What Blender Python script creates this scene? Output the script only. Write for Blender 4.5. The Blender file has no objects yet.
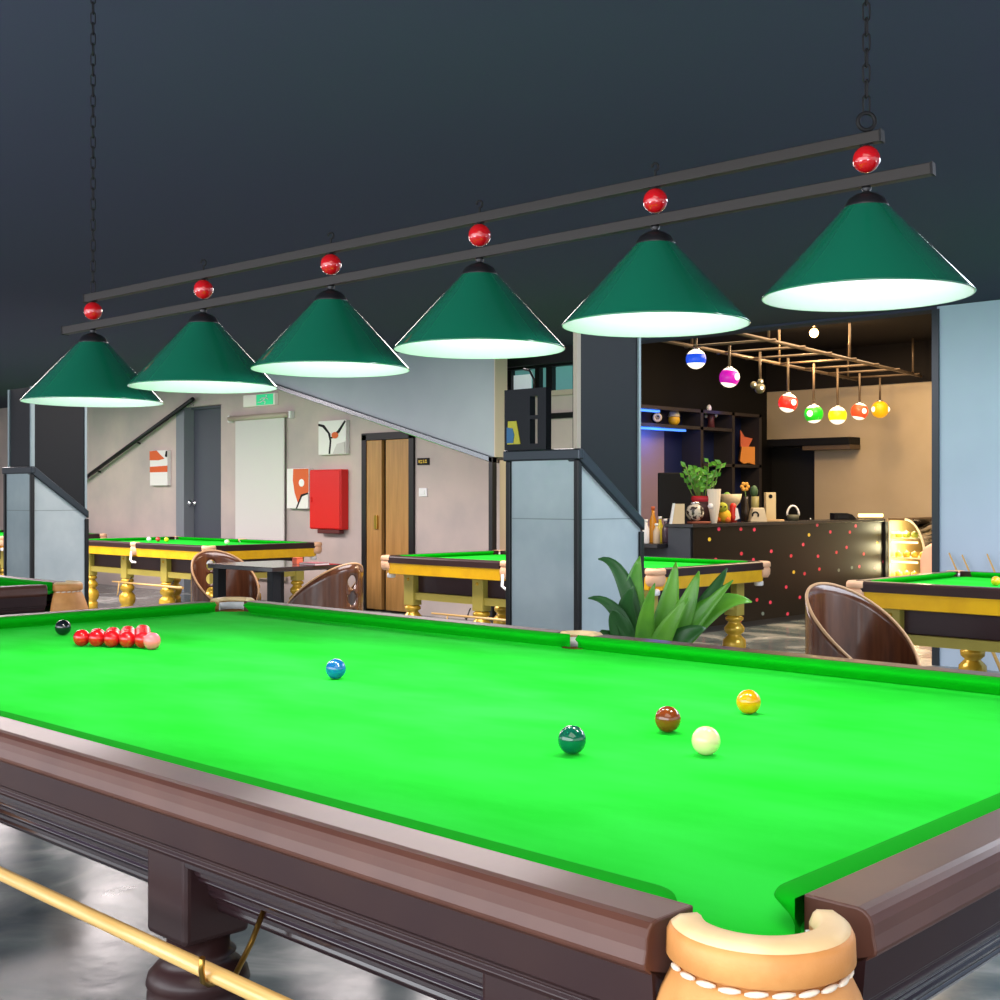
import bpy, bmesh, math, random
from mathutils import Vector, Matrix
random.seed(7)
PI = math.pi
sc = bpy.context.scene
col = sc.collection
ZC = 0.85                                   # height of the playing cloth
# ---------------------------------------------------------------- camera numbers
CAM = Vector((2.538, -2.0305, 1.3202)); YAW = math.radians(133.89); F = 1255.7; HZ = 496.1
FW = Vector((math.cos(YAW), math.sin(YAW), 0)); RT = Vector((math.sin(YAW), -math.cos(YAW), 0))
def at(u, v, d): return CAM + FW*d + RT*(d*(u-500)/F) + Vector((0, 0, -(v-HZ)/F*d))
def onX(u, v, X):
    k = (u-500)/F; d = (X-CAM.x)/(FW.x+RT.x*k); return at(u, v, d)
def onY(u, v, Y):
    k = (u-500)/F; d = (Y-CAM.y)/(FW.y+RT.y*k); return at(u, v, d)

# ---------------------------------------------------------------- materials
def lin(h):
    h = h.lstrip('#'); o = []
    for i in (0, 2, 4):
        c = int(h[i:i+2], 16)/255
        o.append(c/12.92 if c <= .04045 else ((c+.055)/1.055)**2.4)
    return o
def mat(name, c, rough=.5, metal=0, coat=0, spec=.5, c2=None, scale=6, detail=4, stretch=None, bump=0, emit=None, es=0,
        rough2=None, trans=0, alpha=1, sheen=0, lo=.35, hi=.65, bscale=None):
    m = bpy.data.materials.new(name); m.use_nodes = True
    nt = m.node_tree; b = nt.nodes['Principled BSDF']
    b.inputs['Base Color'].default_value = (*lin(c), 1)
    b.inputs['Roughness'].default_value = rough; b.inputs['Metallic'].default_value = metal
    b.inputs['Coat Weight'].default_value = coat; b.inputs['Coat Roughness'].default_value = .08
    b.inputs['Specular IOR Level'].default_value = spec
    b.inputs['Transmission Weight'].default_value = trans; b.inputs['Alpha'].default_value = alpha
    if sheen: b.inputs['Sheen Weight'].default_value = sheen
    if emit:
        b.inputs['Emission Color'].default_value = (*lin(emit), 1); b.inputs['Emission Strength'].default_value = es
    if c2 or bump or rough2 is not None:
        tc = nt.nodes.new('ShaderNodeTexCoord'); mp = nt.nodes.new('ShaderNodeMapping')
        nt.links.new(tc.outputs['Object'], mp.inputs['Vector'])
        if stretch: mp.inputs['Scale'].default_value = stretch
        n = nt.nodes.new('ShaderNodeTexNoise'); n.inputs['Scale'].default_value = scale; n.inputs['Detail'].default_value = detail
        nt.links.new(mp.outputs[0], n.inputs['Vector'])
        mr = nt.nodes.new('ShaderNodeMapRange'); mr.inputs[1].default_value = lo; mr.inputs[2].default_value = hi
        nt.links.new(n.outputs['Fac'], mr.inputs[0])
        if c2:
            mx = nt.nodes.new('ShaderNodeMix'); mx.data_type = 'RGBA'
            mx.inputs[6].default_value = (*lin(c), 1); mx.inputs[7].default_value = (*lin(c2), 1)
            nt.links.new(mr.outputs[0], mx.inputs[0]); nt.links.new(mx.outputs[2], b.inputs['Base Color'])
        if rough2 is not None:
            r = nt.nodes.new('ShaderNodeMapRange'); r.inputs[3].default_value = rough; r.inputs[4].default_value = rough2
            nt.links.new(mr.outputs[0], r.inputs[0]); nt.links.new(r.outputs[0], b.inputs['Roughness'])
        if bump:
            bp = nt.nodes.new('ShaderNodeBump'); bp.inputs['Strength'].default_value = bump; bp.inputs['Distance'].default_value = .01
            src = n
            if bscale:
                src = nt.nodes.new('ShaderNodeTexNoise'); src.inputs['Scale'].default_value = bscale
                nt.links.new(mp.outputs[0], src.inputs['Vector'])
            nt.links.new(src.outputs['Fac'], bp.inputs['Height']); nt.links.new(bp.outputs[0], b.inputs['Normal'])
    return m
M = {}
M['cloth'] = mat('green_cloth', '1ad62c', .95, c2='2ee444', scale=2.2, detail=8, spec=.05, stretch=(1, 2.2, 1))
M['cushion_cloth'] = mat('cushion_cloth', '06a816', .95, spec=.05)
M['wood'] = mat('rail_wood', '5c3a2e', .4, coat=.08, spec=.35, c2='523228', scale=7)
M['wood_dark'] = mat('dark_table_wood', '36211f', .38, coat=.08, spec=.3, c2='301c1d', scale=6)
M['wood_apron'] = mat('ribbed_apron_wood', '2c1c1f', .2, coat=.4)
M['leather'] = mat('tan_leather', 'e2a25e', .55, c2='cf8c4a', scale=14, bump=.06, bscale=260)
M['leather_top'] = mat('pale_leather', 'f0d2a0', .5, c2='e6c48e', scale=14)
M['leather_pink'] = mat('pale_pocket_leather', 'eebc94', .6)
M['stitch'] = mat('white_stitch', 'eee0ca', .6)
M['white'] = mat('white_plastic', 'eeeeee', .35)
M['slate'] = mat('slate_edge', '101512', .9)
M['brass'] = mat('brass_wire', 'c79a4a', .28, metal=1)
M['gold'] = mat('gold_paint', 'ffc60e', .4, coat=.15, c2='f4b80a', scale=9)
M['gold_leg'] = mat('gold_leg', 'd8ae34', .25, metal=.35, coat=.3)
M['gold_pale'] = mat('pale_gold', 'b8a94e', .4)
M['cabinet'] = mat('cabinet_dark', '2b2426', .4)
M['maroon'] = mat('maroon_panel', '3c2428', .35)
M['ceiling'] = mat('slate_ceiling', '3f4054', .9, spec=.1)
M['concrete'] = mat('concrete_wall', 'c8b8b0', .8, c2='b0a6a2', scale=1.3, detail=7, bump=.1, bscale=12)
M['concrete_warm'] = mat('grey_blue_plaster', 'b8cce0', .85, c2='acc0d4', scale=.8)
M['pillar'] = mat('pillar_concrete', 'bccacd', .75, c2='a8b8be', scale=3.2, detail=7, bump=.08, bscale=20)
M['black_panel'] = mat('black_panel', '15181e', .5, spec=.3)
M['black_metal'] = mat('black_metal', '1b1b1d', .4, metal=.3)
M['bar_black'] = mat('lamp_bar_black', '221e1b', .45, metal=.1, spec=.3)
M['dark_steel'] = mat('dark_steel', '3c4248', .35, metal=.7)
M['pale_trim'] = mat('pale_trim', '9fb0b4', .4, metal=.2)
M['beige_trim'] = mat('beige_trim', 'bcae9c', .5)
M['chrome'] = mat('chrome', 'd8dade', .15, metal=1)
M['shade'] = mat('green_enamel', '0b6046', .14, coat=.6)
M['lining'] = mat('white_enamel', 'dad2e0', .4)
M['bulb'] = mat('glowing_bulb', 'ffffff', .4, emit='fff6ea', es=6)
M['red_ball'] = mat('red_gloss', 'b41016', .08, coat=.5)
M['door_grey'] = mat('grey_door', '4a505a', .5)
M['door_frame_grey'] = mat('grey_frame', '7f858c', .5)
M['door_wood'] = mat('amber_door_wood', 'b98a4c', .4, c2='a67a40', scale=4, stretch=(6, 6, .5))
M['door_dark'] = mat('door_dark', '3a2c22', .5)
M['canvas'] = mat('white_canvas', 'e8e6e2', .8)
M['orange'] = mat('orange_paint', 'd9602c', .7)
M['ink'] = mat('ink_black', '141416', .6, spec=.2)
M['red_box'] = mat('red_cabinet', 'd80e08', .4)
M['banner'] = mat('white_blind', 'd2d0cc', .8)
M['plywood'] = mat('walnut_plywood', '6a3f28', .22, coat=.5, c2='55301e', scale=4, stretch=(8, 8, 1))
M['ply_edge'] = mat('plywood_edge', 'c59a6e', .5)
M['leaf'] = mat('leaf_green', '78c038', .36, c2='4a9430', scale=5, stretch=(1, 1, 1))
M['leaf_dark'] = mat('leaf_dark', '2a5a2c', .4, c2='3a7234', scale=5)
M['pot'] = mat('grey_pot', '7b7b78', .6)
M['soil'] = mat('soil', '2a2018', .9)
M['tan'] = mat('tan_plaster', 'c6b498', .8, c2='b8a68a', scale=1.1)
M['bar_ceiling'] = mat('bar_ceiling', '211d1b', .85, spec=.2)
M['bar_wall'] = mat('bar_wall_dark', '151414', .8, spec=.2)
M['shelf_back'] = mat('shelf_navy', '0c1a48', .5)
M['shelf_wood'] = mat('shelf_wood', '2a2628', .5)
M['lilac'] = mat('lilac_panel', '8a7888', .5)
M['counter_top'] = mat('counter_top', '2b2a2e', .25)
M['counter_grey'] = mat('counter_grey', '3a4049', .5)
M['pipe'] = mat('copper_pipe', '6a5844', .4, metal=.3)
M['glow_strip'] = mat('warm_light_strip', 'ffe9b0', .4, emit='ffe2a0', es=2.2)
M['blue_strip'] = mat('blue_led_strip', '70a8ff', .4, emit='3f86ff', es=1.6)
M['spot_glow'] = mat('spot_glow', 'fff0c8', .4, emit='ffc878', es=14)
M['cue_wood'] = mat('cue_wood', 'e6bd74', .3, coat=.4, c2='d8a95c', scale=6, stretch=(1, 30, 30))
def plain(name, c, rough=.4, **k):
    if name not in M: M[name] = mat(name, c, rough, **k)
    return M[name]

# window glass, lit from outside
M['teal_glass'] = mat('teal_glass', '5f9c98', .1, emit='6aa8a4', es=.35)
M['sky_glass'] = mat('pale_glass', 'c8dcdc', .1, emit='d8e6e6', es=.5)

# floor: mottled polished concrete
def floor_mat():
    m = bpy.data.materials.new('polished_floor'); m.use_nodes = True
    nt = m.node_tree; b = nt.nodes['Principled BSDF']
    tc = nt.nodes.new('ShaderNodeTexCoord')
    n = nt.nodes.new('ShaderNodeTexNoise'); n.inputs['Scale'].default_value = 1.6; n.inputs['Detail'].default_value = 8; n.inputs['Distortion'].default_value = 1.4
    nt.links.new(tc.outputs['Object'], n.inputs['Vector'])
    cr = nt.nodes.new('ShaderNodeValToRGB'); e = cr.color_ramp.elements
    e[0].position = .36; e[0].color = (*lin('48565c'), 1); e[1].position = .66; e[1].color = (*lin('aaaca8'), 1)
    x = e.new(.52); x.color = (*lin('727c7c'), 1)
    nt.links.new(n.outputs['Fac'], cr.inputs[0]); nt.links.new(cr.outputs[0], b.inputs['Base Color'])
    r = nt.nodes.new('ShaderNodeMapRange'); r.inputs[3].default_value = .12; r.inputs[4].default_value = .34
    nt.links.new(n.outputs['Fac'], r.inputs[0]); nt.links.new(r.outputs[0], b.inputs['Roughness'])
    n2 = nt.nodes.new('ShaderNodeTexNoise'); n2.inputs['Scale'].default_value = 5; n2.inputs['Detail'].default_value = 3
    nt.links.new(tc.outputs['Object'], n2.inputs['Vector'])
    bp = nt.nodes.new('ShaderNodeBump'); bp.inputs['Strength'].default_value = .12; bp.inputs['Distance'].default_value = .02
    nt.links.new(n2.outputs['Fac'], bp.inputs['Height']); nt.links.new(bp.outputs[0], b.inputs['Normal'])
    return m
M['floor'] = floor_mat()

# bar front: near-black panel scattered with small coloured studs (surface pattern)
def bar_front_mat():
    m = bpy.data.materials.new('studded_bar_front'); m.use_nodes = True
    nt = m.node_tree; b = nt.nodes['Principled BSDF']; b.inputs['Roughness'].default_value = .38; b.inputs['Specular IOR Level'].default_value = .25
    tc = nt.nodes.new('ShaderNodeTexCoord'); sx = nt.nodes.new('ShaderNodeSeparateXYZ'); mp = nt.nodes.new('ShaderNodeCombineXYZ')
    yq = nt.nodes.new('ShaderNodeMath'); yq.operation = 'MULTIPLY'; yq.inputs[1].default_value = .7
    nt.links.new(tc.outputs['Object'], sx.inputs[0]); nt.links.new(sx.outputs[1], yq.inputs[0]); nt.links.new(yq.outputs[0], mp.inputs[0]); nt.links.new(sx.outputs[2], mp.inputs[1])
    v = nt.nodes.new('ShaderNodeTexVoronoi'); v.inputs['Scale'].default_value = 4.6; v.inputs['Randomness'].default_value = .8; v.voronoi_dimensions = '2D'
    nt.links.new(mp.outputs[0], v.inputs['Vector'])
    lt = nt.nodes.new('ShaderNodeMath'); lt.operation = 'LESS_THAN'; lt.inputs[1].default_value = .085
    nt.links.new(v.outputs['Distance'], lt.inputs[0])
    sp = nt.nodes.new('ShaderNodeSeparateColor'); nt.links.new(v.outputs['Color'], sp.inputs[0])
    cr = nt.nodes.new('ShaderNodeValToRGB'); cr.color_ramp.interpolation = 'CONSTANT'; e = cr.color_ramp.elements
    e[0].position = 0; e[0].color = (*lin('d8405e'), 1); e[1].position = .82; e[1].color = (*lin('d8b83a'), 1)
    x = e.new(.45); x.color = (*lin('c8384a'), 1); x = e.new(.93); x.color = (*lin('6a7a76'), 1)
    nt.links.new(sp.outputs[0], cr.inputs[0])
    mx = nt.nodes.new('ShaderNodeMix'); mx.data_type = 'RGBA'; mx.inputs[6].default_value = (*lin('161212'), 1)
    nt.links.new(lt.outputs[0], mx.inputs[0]); nt.links.new(cr.outputs[0], mx.inputs[7])
    nt.links.new(mx.outputs[2], b.inputs['Base Color'])
    em = nt.nodes.new('ShaderNodeMix'); em.data_type = 'RGBA'; em.inputs[6].default_value = (0, 0, 0, 1)   # glow put into the stud colours, a surface pattern
    nt.links.new(lt.outputs[0], em.inputs[0]); nt.links.new(cr.outputs[0], em.inputs[7])
    nt.links.new(em.outputs[2], b.inputs['Emission Color']); b.inputs['Emission Strength'].default_value = .3
    return m
M['bar_front'] = bar_front_mat()

# ---------------------------------------------------------------- mesh building
class MB:
    def __init__(s): s.v = []; s.f = []; s.sm = []
    def add(s, vs, fs, smooth=False, mx=None):
        o = len(s.v)
        for p in vs:
            p = Vector(p)
            s.v.append(tuple(mx @ p) if mx else tuple(p))
        for f in fs: s.f.append(tuple(i+o for i in f)); s.sm.append(smooth)
        return s
    def box(s, lo, hi, mx=None):
        (a, b, c), (d, e, f) = lo, hi
        return s.add([(a,b,c),(d,b,c),(d,e,c),(a,e,c),(a,b,f),(d,b,f),(d,e,f),(a,e,f)],
              [(0,3,2,1),(4,5,6,7),(0,1,5,4),(1,2,6,5),(2,3,7,6),(3,0,4,7)], mx=mx)
    def cbox(s, c, sz, mx=None):
        return s.box([c[i]-sz[i]/2 for i in range(3)], [c[i]+sz[i]/2 for i in range(3)], mx)
    def lathe(s, prof, n=24, mx=None, smooth=True, cap=True, a0=0, a1=2*PI):
        full = abs(a1-a0-2*PI) < 1e-6; m = n if full else n+1
        vs = [(r*math.cos(a0+(a1-a0)*k/n), r*math.sin(a0+(a1-a0)*k/n), z) for r, z in prof for k in range(m)]
        fs = []
        for i in range(len(prof)-1):
            for k in range(n):
                k2 = (k+1) % m if full else k+1
                fs.append((i*m+k, i*m+k2, (i+1)*m+k2, (i+1)*m+k))
        s.add(vs, fs, smooth, mx)
        if cap and full:
            if prof[0][0] > 1e-5: s.add(vs[:m], [tuple(range(m-1, -1, -1))], False, mx)
            if prof[-1][0] > 1e-5: s.add(vs[-m:], [tuple(range(m))], False, mx)
        return s
    def sphere(s, c, r, n=24, k=14, sx=1, sy=1, sz=1):
        pr = [(max(1e-6, r*math.sin(PI*i/k)), -r*math.cos(PI*i/k)) for i in range(k+1)]
        return s.lathe(pr, n, Matrix.Translation(c) @ Matrix.Diagonal((sx, sy, sz, 1)), cap=False)
    def tube(s, pts, r, n=8, closed=False, smooth=True):
        pts = [Vector(p) for p in pts]; N = len(pts); vs = []
        rs = r if isinstance(r, (list, tuple)) else [r]*N
        prev = None
        for i in range(N):
            if closed: t = pts[(i+1) % N]-pts[i-1]
            else: t = pts[min(i+1, N-1)]-pts[max(i-1, 0)]
            t.normalize()
            if prev is None:
                a = Vector((0, 0, 1)) if abs(t.z) < .9 else Vector((1, 0, 0)); u = t.cross(a).normalized()
            else:
                u = (prev-t*prev.dot(t)).normalized()
            prev = u; w = t.cross(u)
            for k in range(n):
                q = 2*PI*k/n; vs.append(pts[i]+(u*math.cos(q)+w*math.sin(q))*rs[i])
        fs = []
        for i in range(N if closed else N-1):
            j = (i+1) % N
            for k in range(n): fs.append((i*n+k, i*n+(k+1) % n, j*n+(k+1) % n, j*n+k))
        s.add(vs, fs, smooth)
        if not closed:
            s.add(vs[:n], [tuple(range(n-1, -1, -1))]); s.add(vs[-n:], [tuple(range(n))])
        return s
    def prism(s, poly, h0, h1, axis='z', mx=None):
        n = len(poly)
        def P(p, h):
            if axis == 'z': return (p[0], p[1], h)
            if axis == 'y': return (p[0], h, p[1])
            return (h, p[0], p[1])
        vs = [P(p, h0) for p in poly]+[P(p, h1) for p in poly]
        return s.add(vs, [tuple(range(n-1, -1, -1)), tuple(range(n, 2*n))]+[(i, (i+1) % n, n+(i+1) % n, n+i) for i in range(n)], mx=mx)
    def build(s, name, m, parent=None, bevel=0, loc=None, seg=2, weld=True, shade=None):
        me = bpy.data.meshes.new(name); me.from_pydata(s.v, [], s.f)
        me.polygons.foreach_set('use_smooth', s.sm)
        bm = bmesh.new(); bm.from_mesh(me)
        if weld: bmesh.ops.remove_doubles(bm, verts=bm.verts, dist=1e-5)
        bmesh.ops.recalc_face_normals(bm, faces=bm.faces); bm.to_mesh(me); bm.free()
        o = bpy.data.objects.new(name, me); col.objects.link(o)
        if isinstance(m, (list, tuple)):
            for x in m: me.materials.append(x)
        else: me.materials.append(m)
        if parent: o.parent = parent
        if loc: o.location = loc
        if bevel:
            b = o.modifiers.new('bevel', 'BEVEL'); b.width = bevel; b.segments = seg; b.limit_method = 'ANGLE'; b.angle_limit = math.radians(40)
        return o
def tag(o, label=None, cat=None, group=None, kind=None):
    if label: o['label'] = label
    if cat: o['category'] = cat
    if group: o['group'] = group
    if kind: o['kind'] = kind
    return o
def empty(name, loc, label, cat, group=None, rz=0):
    o = bpy.data.objects.new(name, None); col.objects.link(o); o.location = loc; o.rotation_euler = (0, 0, rz); o.empty_display_size = .1
    return tag(o, label, cat, group)
def struct(o): o['kind'] = 'structure'; return o
def copy_tree(o, parent=None):
    c = o.copy(); col.objects.link(c)
    if parent: c.parent = parent
    for ch in list(o.children): copy_tree(ch, c)
    return c

# ================================================================ THE ROOM
YB = 7.4; CH = 2.8; XL = -20.0; XO0 = -5.25; XO1 = onY(937, 500, YB).x; YT = 13.3; BCH = 3.3; XS = -7.0
f = MB().box((XL-.2, -9, -.1), (9, 14, 0)).build('floor', M['floor']); struct(f)
struct(MB().box((XL-.2, -4.5, CH), (7, YB+.2, CH+.1)).build('ceiling', M['ceiling']))
# back wall with two door openings and a high window strip
def wallY(name, x0, x1, y0, y1, z1, holes, m):
    """a wall along X with rectangular openings [(xa, xb, za, zb)]"""
    b = MB(); xs = sorted({x0, x1, *[h[0] for h in holes], *[h[1] for h in holes]})
    for a, c in zip(xs, xs[1:]):
        mid = (a+c)/2; zs = [(0, z1)]
        for h in holes:
            if h[0] < mid < h[1]:
                zs = [q for z in zs for q in ((z[0], min(z[1], h[2])), (max(z[0], h[3]), z[1])) if q[1]-q[0] > 1e-4]
        for za, zb in zs: b.box((a, y0, za), (c, y1, zb))
    return struct(b.build(name, m))
gd = (onY(177, 500, YB).x, onY(221, 500, YB).x, 0, onY(200, 406, YB).z)      # grey door opening
wd = (onY(364.5, 500, YB).x, onY(414, 500, YB).x, 0, onY(390, 434, YB).z)    # wooden door opening
wn = (onY(502, 500, YB).x, XO0-.02, onY(540, 392, YB).z, onY(540, 362, YB).z)
wallY('wall_back', XL, XO0, YB, YB+.2, CH, [gd, wd, wn], M['concrete'])
struct(MB().box((XO1, YB, 0), (9, YB+.2, CH)).build('wall_right', M['concrete_warm']))
struct(MB().box((XL-.2, -4.5, 0), (XL, YB+.2, CH)).build('wall_left', M['concrete']))
# header above the opening to the bar
struct(MB().box((XO0, YB, CH-.02), (XO1, YB+.2, BCH+.1)).build('trim_1', M['ceiling']))
# dark edge trim on the right side of the opening
p0 = onY(936.5, 500, YB).x
struct(MB().box((p0-.03, YB-.02, 0), (p0+.025, YB+.22, CH-.02)).build('trim_2', M['dark_steel']))
# bar room
struct(MB().box((XS-.2, YB+.2, 0), (XS, YT+.2, BCH)).build('wall_bar_side', M['bar_wall']))
xd0 = onY(766, 500, YT).x; xd1 = onY(814.5, 500, YT).x; zd = onY(790, 445, YT).z
wallY('wall_bar_back', XS, 3.0, YT, YT+.2, onY(800, 390, YT).z, [(xd0, xd1, 0, zd)], M['tan'])
struct(MB().box((XS, YT-.02, onY(800, 390, YT).z), (3.0, YT+.2, BCH)).build('trim_3', M['bar_ceiling']))
struct(MB().box((XS-.2, YB+.2, BCH), (3.2, YT+.2, BCH+.1)).build('ceiling_bar', M['bar_ceiling']))
struct(MB().box((3.0, YB+.2, 0), (3.2, YT+.2, BCH)).build('wall_bar_right', M['tan']))
d3 = struct(MB().box((xd0, YT+.12, 0), (xd1, YT+.16, zd)).build('door_3', plain('bar_door_black', '1d1c1b', .5)))
MB().sphere((xd1-.12, YT+.1, 1.0), .03, 12, 8).build('door_knob', M['chrome'], d3)

# grey door (deep grey reveal on the left, leaf, round knob)
d1 = struct(MB().box((gd[0]+.2, YB+.14, 0), (gd[1]-.02, YB+.19, gd[3]-.03)).build('door_1', M['door_grey'], bevel=.006))
MB().box((gd[0], YB-.015, 0), (gd[0]+.2, YB+.18, gd[3])).build('door_frame', M['door_frame_grey'], d1)
MB().box((gd[0]+.2, YB+.1, gd[3]-.03), (gd[1], YB+.19, gd[3])).build('door_lintel', M['door_grey'], d1)
kp = onY(194, 503, YB+.14)
MB().lathe([(.05, 0), (.05, .012), (.022, .016), (.022, .05), (.045, .06), (.05, .08), (.03, .1), (.0001, .105)], 16,
   Matrix.Translation((kp.x, YB+.14, kp.z)) @ Matrix.Rotation(PI/2, 4, 'X')).build('door_knob', M['chrome'], d1)
# wooden double door: dark frame, two amber leaves, narrow dark gap, lock
d2 = struct(MB().box((wd[0]+.06, YB+.12, 0), (wd[1]-.06, YB+.14, wd[3]-.06)).build('door_2', M['door_dark']))
fr = MB(); fr.box((wd[0]-.02, YB-.03, 0), (wd[0]+.06, YB+.15, wd[3])); fr.box((wd[1]-.06, YB-.03, 0), (wd[1]+.02, YB+.15, wd[3]))
fr.box((wd[0]-.02, YB-.03, wd[3]-.06), (wd[1]+.02, YB+.15, wd[3]+.02)); fr.build('door_frame', M['black_metal'], d2)
g0 = onY(382, 500, YB-.02).x; g1 = onY(384.5, 500, YB-.02).x
MB().box((wd[0]+.06, YB-.02, .02), (g0-.01, YB+.03, wd[3]-.065)).build('door_leaf', M['door_wood'], d2, bevel=.005)
MB().box((g1+.02, YB-.02, .02), (wd[1]-.065, YB+.03, wd[3]-.065)).build('door_leaf', M['door_wood'], d2, bevel=.005)
kp = onY(380, 588, YB+.07); kp.z = max(kp.z, .5)
MB().cbox((g0-.09, YB-.03, 1.02), (.05, .03, .16)).build('door_lock', M['brass'], d2, bevel=.005)

# high window strip beside the stair
w1 = struct(MB().box((wn[0], YB+.12, wn[2]), (wn[1], YB+.14, wn[3])).build('window_1', M['teal_glass']))
fb = MB()
for u in (505, 533, 545, 571):
    x = onY(u, 380, YB).x; fb.box((x-.03 if u != 545 else x-.04, YB+.06, wn[2]), (x+.03 if u != 545 else x+.04, YB+.15, wn[3]))
fb.box((wn[0], YB+.05, wn[3]-.05), (wn[1], YB+.16, wn[3])); fb.build('window_frame', M['black_metal'], w1)
px = onY(506, 380, YB).x; px2 = onY(524, 380, YB).x
MB().box((px, YB+.1, wn[2]+.02), (px2, YB+.115, wn[3]-.1)).build('window_pane', M['sky_glass'], w1)
MB().box((wn[0], YB-.05, wn[2]-.05), (wn[1], YB+.12, wn[2])).build('window_sill', M['beige_trim'], w1)
struct(MB().box((onY(500, 350, YB).x, YB-.06, onY(540, 365, YB).z), (XO0+.02, YB+.0, CH)).build('trim_5', plain('plum_dark', '1e1a20', .8)))
struct(MB().box((onY(548, 417, YB).x, YB-.04, onY(560, 418.5, YB).z), (XO0, YB, onY(560, 413, YB).z)).build('trim_4', M['black_metal']))

# stair balustrade: thick plastered panel with sloping underside, metal edge, end post
YS = 6.6
a = onY(275, 383, YS); b_ = onY(494.5, 457, YS)
sl = (b_.z-a.z)/(b_.x-a.x); xt = a.x+(CH-a.z)/sl
st = struct(MB().prism([(xt, CH), (b_.x, b_.z), (b_.x, CH)], YS, YS+.16, 'y').build('wall_stair', mat('stair_plaster', 'a2acb2', .85, c2='949fa6', scale=.9)))
MB().box((b_.x, YS-.005, b_.z), (b_.x+.012, YS+.165, CH)).build('end_trim', M['beige_trim'], st)
nb = Vector((sl, 0, -1)).normalized()
q0 = Vector((xt+.1, YS-.02, CH-.03)); q1 = Vector((b_.x, YS-.02, b_.z))
tb = MB(); tb.prism([(xt+.2, CH-.055), (b_.x, b_.z), (b_.x, b_.z-.06), (xt+.2, CH-.115)], YS-.03, YS+.17, 'y')
tb.build('edge_strip', plain('edge_steel', '8c9094', .22, metal=1), st, bevel=.008)
MB().box((b_.x-.05, YS-.03, 0), (b_.x+.0, YS+.03, b_.z)).build('post', M['black_metal'], st)
MB().box((b_.x+.01, YS+.06, 0), (b_.x+.2, YS+.12, b_.z-.03)).build('end_panel', plain('beige_board', 'c2a888', .7), st)

# handrail on the back wall
h0 = onY(60, 496.5, YB-.08); h1 = onY(193, 399, YB-.08)
hr = empty('handrail', (h0+h1)/2, 'thin dark handrail sloping up the concrete wall beside the grey door', 'handrail')
def rel(p, o): return Vector(p)-o.location
MB().tube([rel(h0, hr), rel(h1, hr)], .03, 10).build('rail_bar', M['black_metal'], hr)
for t in (.3, .6, .97):
    p = rel(h0.lerp(h1, t), hr); MB().tube([p, p+Vector((0, .085, -.03))], .015, 8).build('bracket', M['chrome'] if t > .9 else M['black_metal'], hr)

# ---------------------------------------------------------------- things on the back wall
def wall_box(name, u0, u1, v0, v1, dep, m, label, cat, Y=YB, bevel=.006, gap=0.0):
    Yf = Y-dep; a = onY(u0, (v0+v1)/2, Yf); c = onY(u1, (v0+v1)/2, Yf); um = (u0+u1)/2
    z1 = onY(um, v0, Yf).z; z0 = onY(um, v1, Yf).z
    o = empty(name, ((a.x+c.x)/2, Y-gap, z0), label, cat); w = c.x-a.x; h = z1-z0
    return o, w, h
def flat(b, poly, y): return b.prism(poly, y-.004, y, 'y')
# white blind / banner
o, w, h = wall_box('roller_blind', 236, 284.5, 417, 560, .04, None, 'tall plain white roller blind hanging between grey door and red cabinet', 'blind')
o.location.z = .3; h = onY(260, 418, YB).z-.3
MB().box((-w/2, -.05, 0), (w/2, -.035, h)).build('blind_sheet', M['banner'], o)
MB().tube([(-w/2-.12, -.06, h+.01), (w/2+.12, -.06, h+.01)], .035, 10).build('roller_tube', M['beige_trim'], o)
MB().box((-w/2-.02, -.055, -.03), (w/2+.02, -.03, .02)).build('bottom_bar', M['beige_trim'], o)
for s in (-1, 1): MB().cbox((s*(w/2+.13), -.035, h+.01), (.05, .07, .09)).build('bracket', M['white'], o, bevel=.008)
# exit sign
o, w, h = wall_box('exit_sign', 243, 274.5, 394, 406, .06, None, 'white and green lit exit sign high on wall above the white blind', 'sign')
MB().box((-w/2, -.06, 0), (w/2, 0, h)).build('sign_box', mat('sign_white', 'e8e4dc', .5, emit='fff4e0', es=.12), o, bevel=.008)
MB().box((-w*.06, -.066, h*.06), (w*.46, -.06, h*.94)).build('green_panel', mat('sign_green', '18b878', .4, emit='22d890', es=.5), o)
b = MB(); b.sphere((w*.26, -.068, h*.78), h*.09, 10, 6, sy=.3)
for pts in ([(.24, .66), (.16, .42)], [(.16, .42), (.24, .28), (.2, .12)], [(.16, .42), (.08, .3), (.0, .3)], [(.24, .64), (.31, .5)], [(.22, .64), (.12, .62), (.07, .5)]):
    b.tube([(x*w, -.068, z*h) for x, z in pts], h*.045, 6)
b.build('running_figure', M['white'], o)
# the three canvases: bands and blobs of paint
def canvas(u0, u1, v0, v1, label, shapes):
    o, w, h = wall_box('canvas_picture', u0, u1, v0, v1, .05, None, label, 'picture')
    MB().box((-w/2, -.06, 0), (w/2, -.002, h)).build('canvas', M['canvas'], o, bevel=.004)
    for k, (nm, m, poly) in enumerate(shapes):
        flat(MB(), [((x-.5)*w, z*h) for x, z in poly], -.058-.003*k).build(nm, m, o)
def disc(cx, cy, r, asp, n=20): return [(cx+r*math.cos(2*PI*k/n), cy+r*asp*math.sin(2*PI*k/n)) for k in range(n)]
canvas(150.5, 168, 450.5, 485.5, 'small white canvas with two orange bands left of grey door',
   [('paint_band', M['orange'], [(0, .38), (1, .38), (1, .56), (0, .54)]),
    ('paint_patch', M['orange'], [(0, .99), (0, .73), (.5, .72), (.85, .76), (.6, .88), (.4, 1)]),
    ('paint_line', M['ink'], [(.88, .82), (1, .8), (1, .98), (.94, .98)])])
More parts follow.
